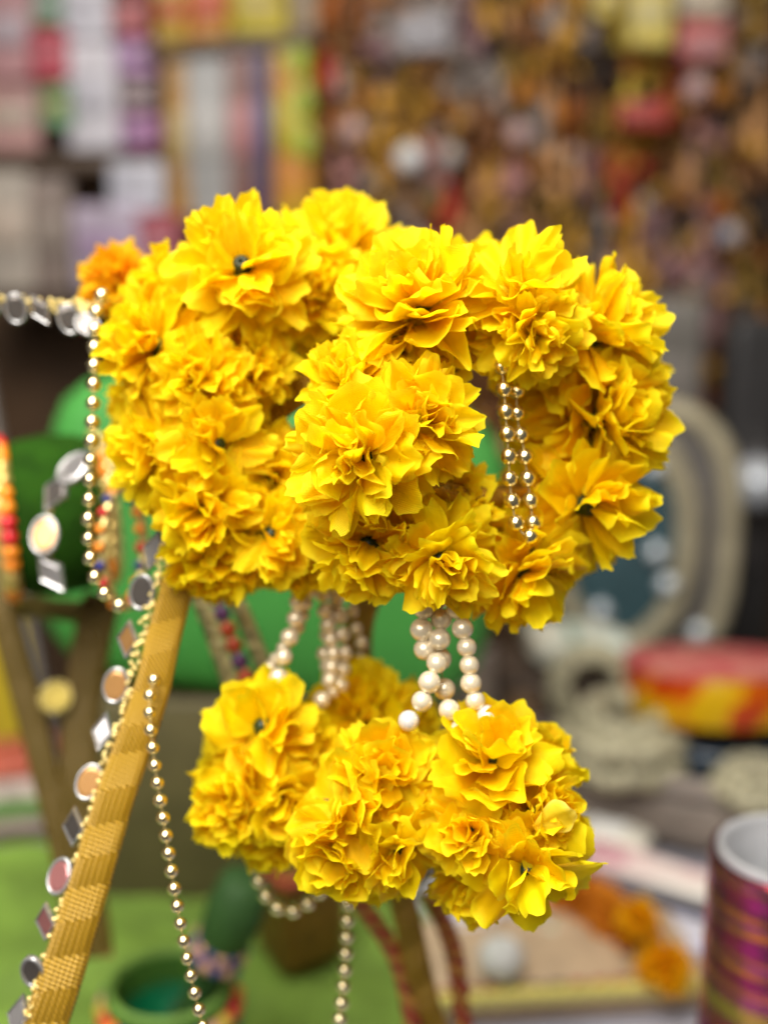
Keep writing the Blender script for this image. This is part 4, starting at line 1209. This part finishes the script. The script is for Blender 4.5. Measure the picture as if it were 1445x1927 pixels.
for si, (x, pal) in enumerate(STR):
    top = Wl(x, -55, 1.55)
    names = sorted(set(pal), key=pal.index)[:2]
    e = empty('ornament_strand', top, ORD[si] + ' hanging strand of small ornaments counted from the ribbon bolts, ' + names[0] + ' near the top', 'ornament strand', 'ornament strands on the back wall')
    y = -40; end = rs.uniform(760, 860)
    bot = Wl(x, end, 1.55)
    ob('cord', tube_mesh('cord', [Vector((0, 0, 0)), (bot - top) * .5, bot - top], .0012, 6), mat('dark_cord', (.10, .06, .03), .7), e, Matrix.Translation(top))
    while y < end:
        t = (y + 40) / 700; idx = min(6, int(t * 7))
        c = pal[idx] if rs.random() < .62 else rs.choice(['gold', 'tan', 'brown', 'rust', 'gold', 'dark', 'olive', 'brown', 'tan', 'grey', 'orange'])
        rpx = rs.uniform(11, 23); k = rs.choice((0, 1, 3, 3, 3, 3))
        yy = 1.54 + rs.uniform(-.03, .03)
        p = Wl(x + rs.uniform(-8, 8), y + rpx, yy); r = px2m(rpx, yy)
        M = Matrix.Translation(p) @ Matrix.Rotation(rs.uniform(0, 3), 4, 'Z')
        if k in (1, 2): M = Matrix.Translation(p) @ Matrix.Rotation(rs.uniform(-.7, .7), 4, 'Z') @ Matrix.Rotation(math.pi / 2 + rs.uniform(-.3, .3), 4, 'X')
        ob(OM[c][k].name.split('.')[0], OM[c][k], None, e, M @ (Matrix.Diagonal((r * 1.2, r * 1.2, r * 1.5, 1)) if k == 3 else Matrix.Scale(r, 4)))
        y += rpx * 2 * rs.uniform(.82, 1.02)
# bright glass balls among the strands
for i, (x, y, rpx, lab) in enumerate([(770, 298, 26, 'white glass ball hanging above the right bangle top'), (848, 292, 20, 'grey glass ball right of the white glass ball'), (664, 245, 22, 'pale pink glass ball left of the white glass ball'), (975, 250, 22, 'rose white glass ball among the middle strands'), (1372, 440, 20, 'bluish glass ball at the right among the strands'), (1310, 165, 24, 'pinkish glass ball near the upper right')]):
    p = Wl(x, y, 1.46); e = empty('glass_ball', p, lab, 'glass ball', 'glass balls on the back wall')
    r = px2m(rpx, 1.46)
    s = sphere_mesh('ball', 20, 12, r); s.materials.append((mat('white_ball', (.75, .76, .76), .2), mat('grey_ball', (.42, .40, .38), .2), mat('rose_ball', (.55, .36, .35), .2), mat('rose_ball', (.55, .36, .35)), mat('blue_ball', (.35, .36, .42), .2), mat('rose_ball', (.5, .3, .3)))[i])
    ob('ball', s, None, e, Matrix.Translation(p))
    ob('cap', lathe_mesh('cap', [(r * .25, r * .92), (r * .25, r * 1.2), (r * .1, r * 1.25), (.0001, r * 1.25)], 12), M_BRAID, e, Matrix.Translation(p))
    ob('cord', tube_mesh('cord', [Vector((0, 0, r * 1.2)), Vector((0, .03, .25)), Vector((0, .085, Wl(x, -55, 1.55).z - p.z))], .0008, 6), MATS['dark_cord'], e, Matrix.Translation(p))
# larger packs at top right
TG = 'packs at the top right of the back wall'
stock('hanging_packet', 'left yellow pack at the top among the strands', 'packet', 1118, -40, 1166, 34, C('ypack', (.55, .42, .08)), C('ypk2', (.6, .5, .2)), y=1.44, grp=TG)
stock('hanging_packet', 'tall bright yellow pack at the top right', 'packet', 1182, -40, 1272, 88, C('ypack2', (.62, .50, .12)), C('ypk3', (.6, .52, .25)), y=1.44, grp=TG)
stock('hanging_packet', 'red and pink pack at the top right', 'packet', 1278, 36, 1374, 116, C('rpack', (.45, .06, .05), col2=(.48, .22, .22)), C('rpk2', (.5, .25, .25)), y=1.44, grp=TG)
stock('hanging_packet', 'cream pack above the red and pink pack', 'packet', 1280, -50, 1372, 30, C('cpack', (.52, .46, .36)), C('cpk2', (.5, .4, .3)), y=1.44, grp=TG)
stock('hanging_packet', 'red pack halfway up among the gold strands', 'packet', 1168, 190, 1262, 238, C('rpack3', (.42, .05, .04)), C('rpk4', (.46, .12, .1)), y=1.45, grp=TG)
stock('hanging_packet', 'large silver grey bundle among the upper strands', 'packet', 752, 20, 850, 98, C('gpack', (.36, .34, .36)), C('gpk2', (.3, .28, .3)), y=1.45, grp=TG)
stock('grey_sack', 'grey sack blurred right of the nearest bangle', 'sack', 1215, 560, 1335, 900, C('sack', (.17, .155, .135)), C('sack2', (.19, .17, .15)), y=1.40, th=.06)
stock('dark_case', 'dark case at the right edge behind the tin', 'case', 1330, 600, 1500, 1330, C('case', (.03, .028, .028)), C('case2', (.05, .045, .045)), y=1.36, th=.06)
g = empty('silver_ball', Wl(1425, 925, 1.3), 'pale silver ball at the right edge above the tin', 'ball')
s = sphere_mesh('ball', 20, 12, .028); s.materials.append(mat('silver_ball', (.55, .58, .62), .2, .2)); ob('ball', s, None, g, Matrix.Translation(Wl(1425, 910, 1.3)))
ob('hook', tube_mesh('hook', [Vector((0, 0, .027)), Vector((0, .03, .05)), Vector((0, .07, .06))], .001, 6), M_SILVER, g, Matrix.Translation(Wl(1425, 910, 1.3)))
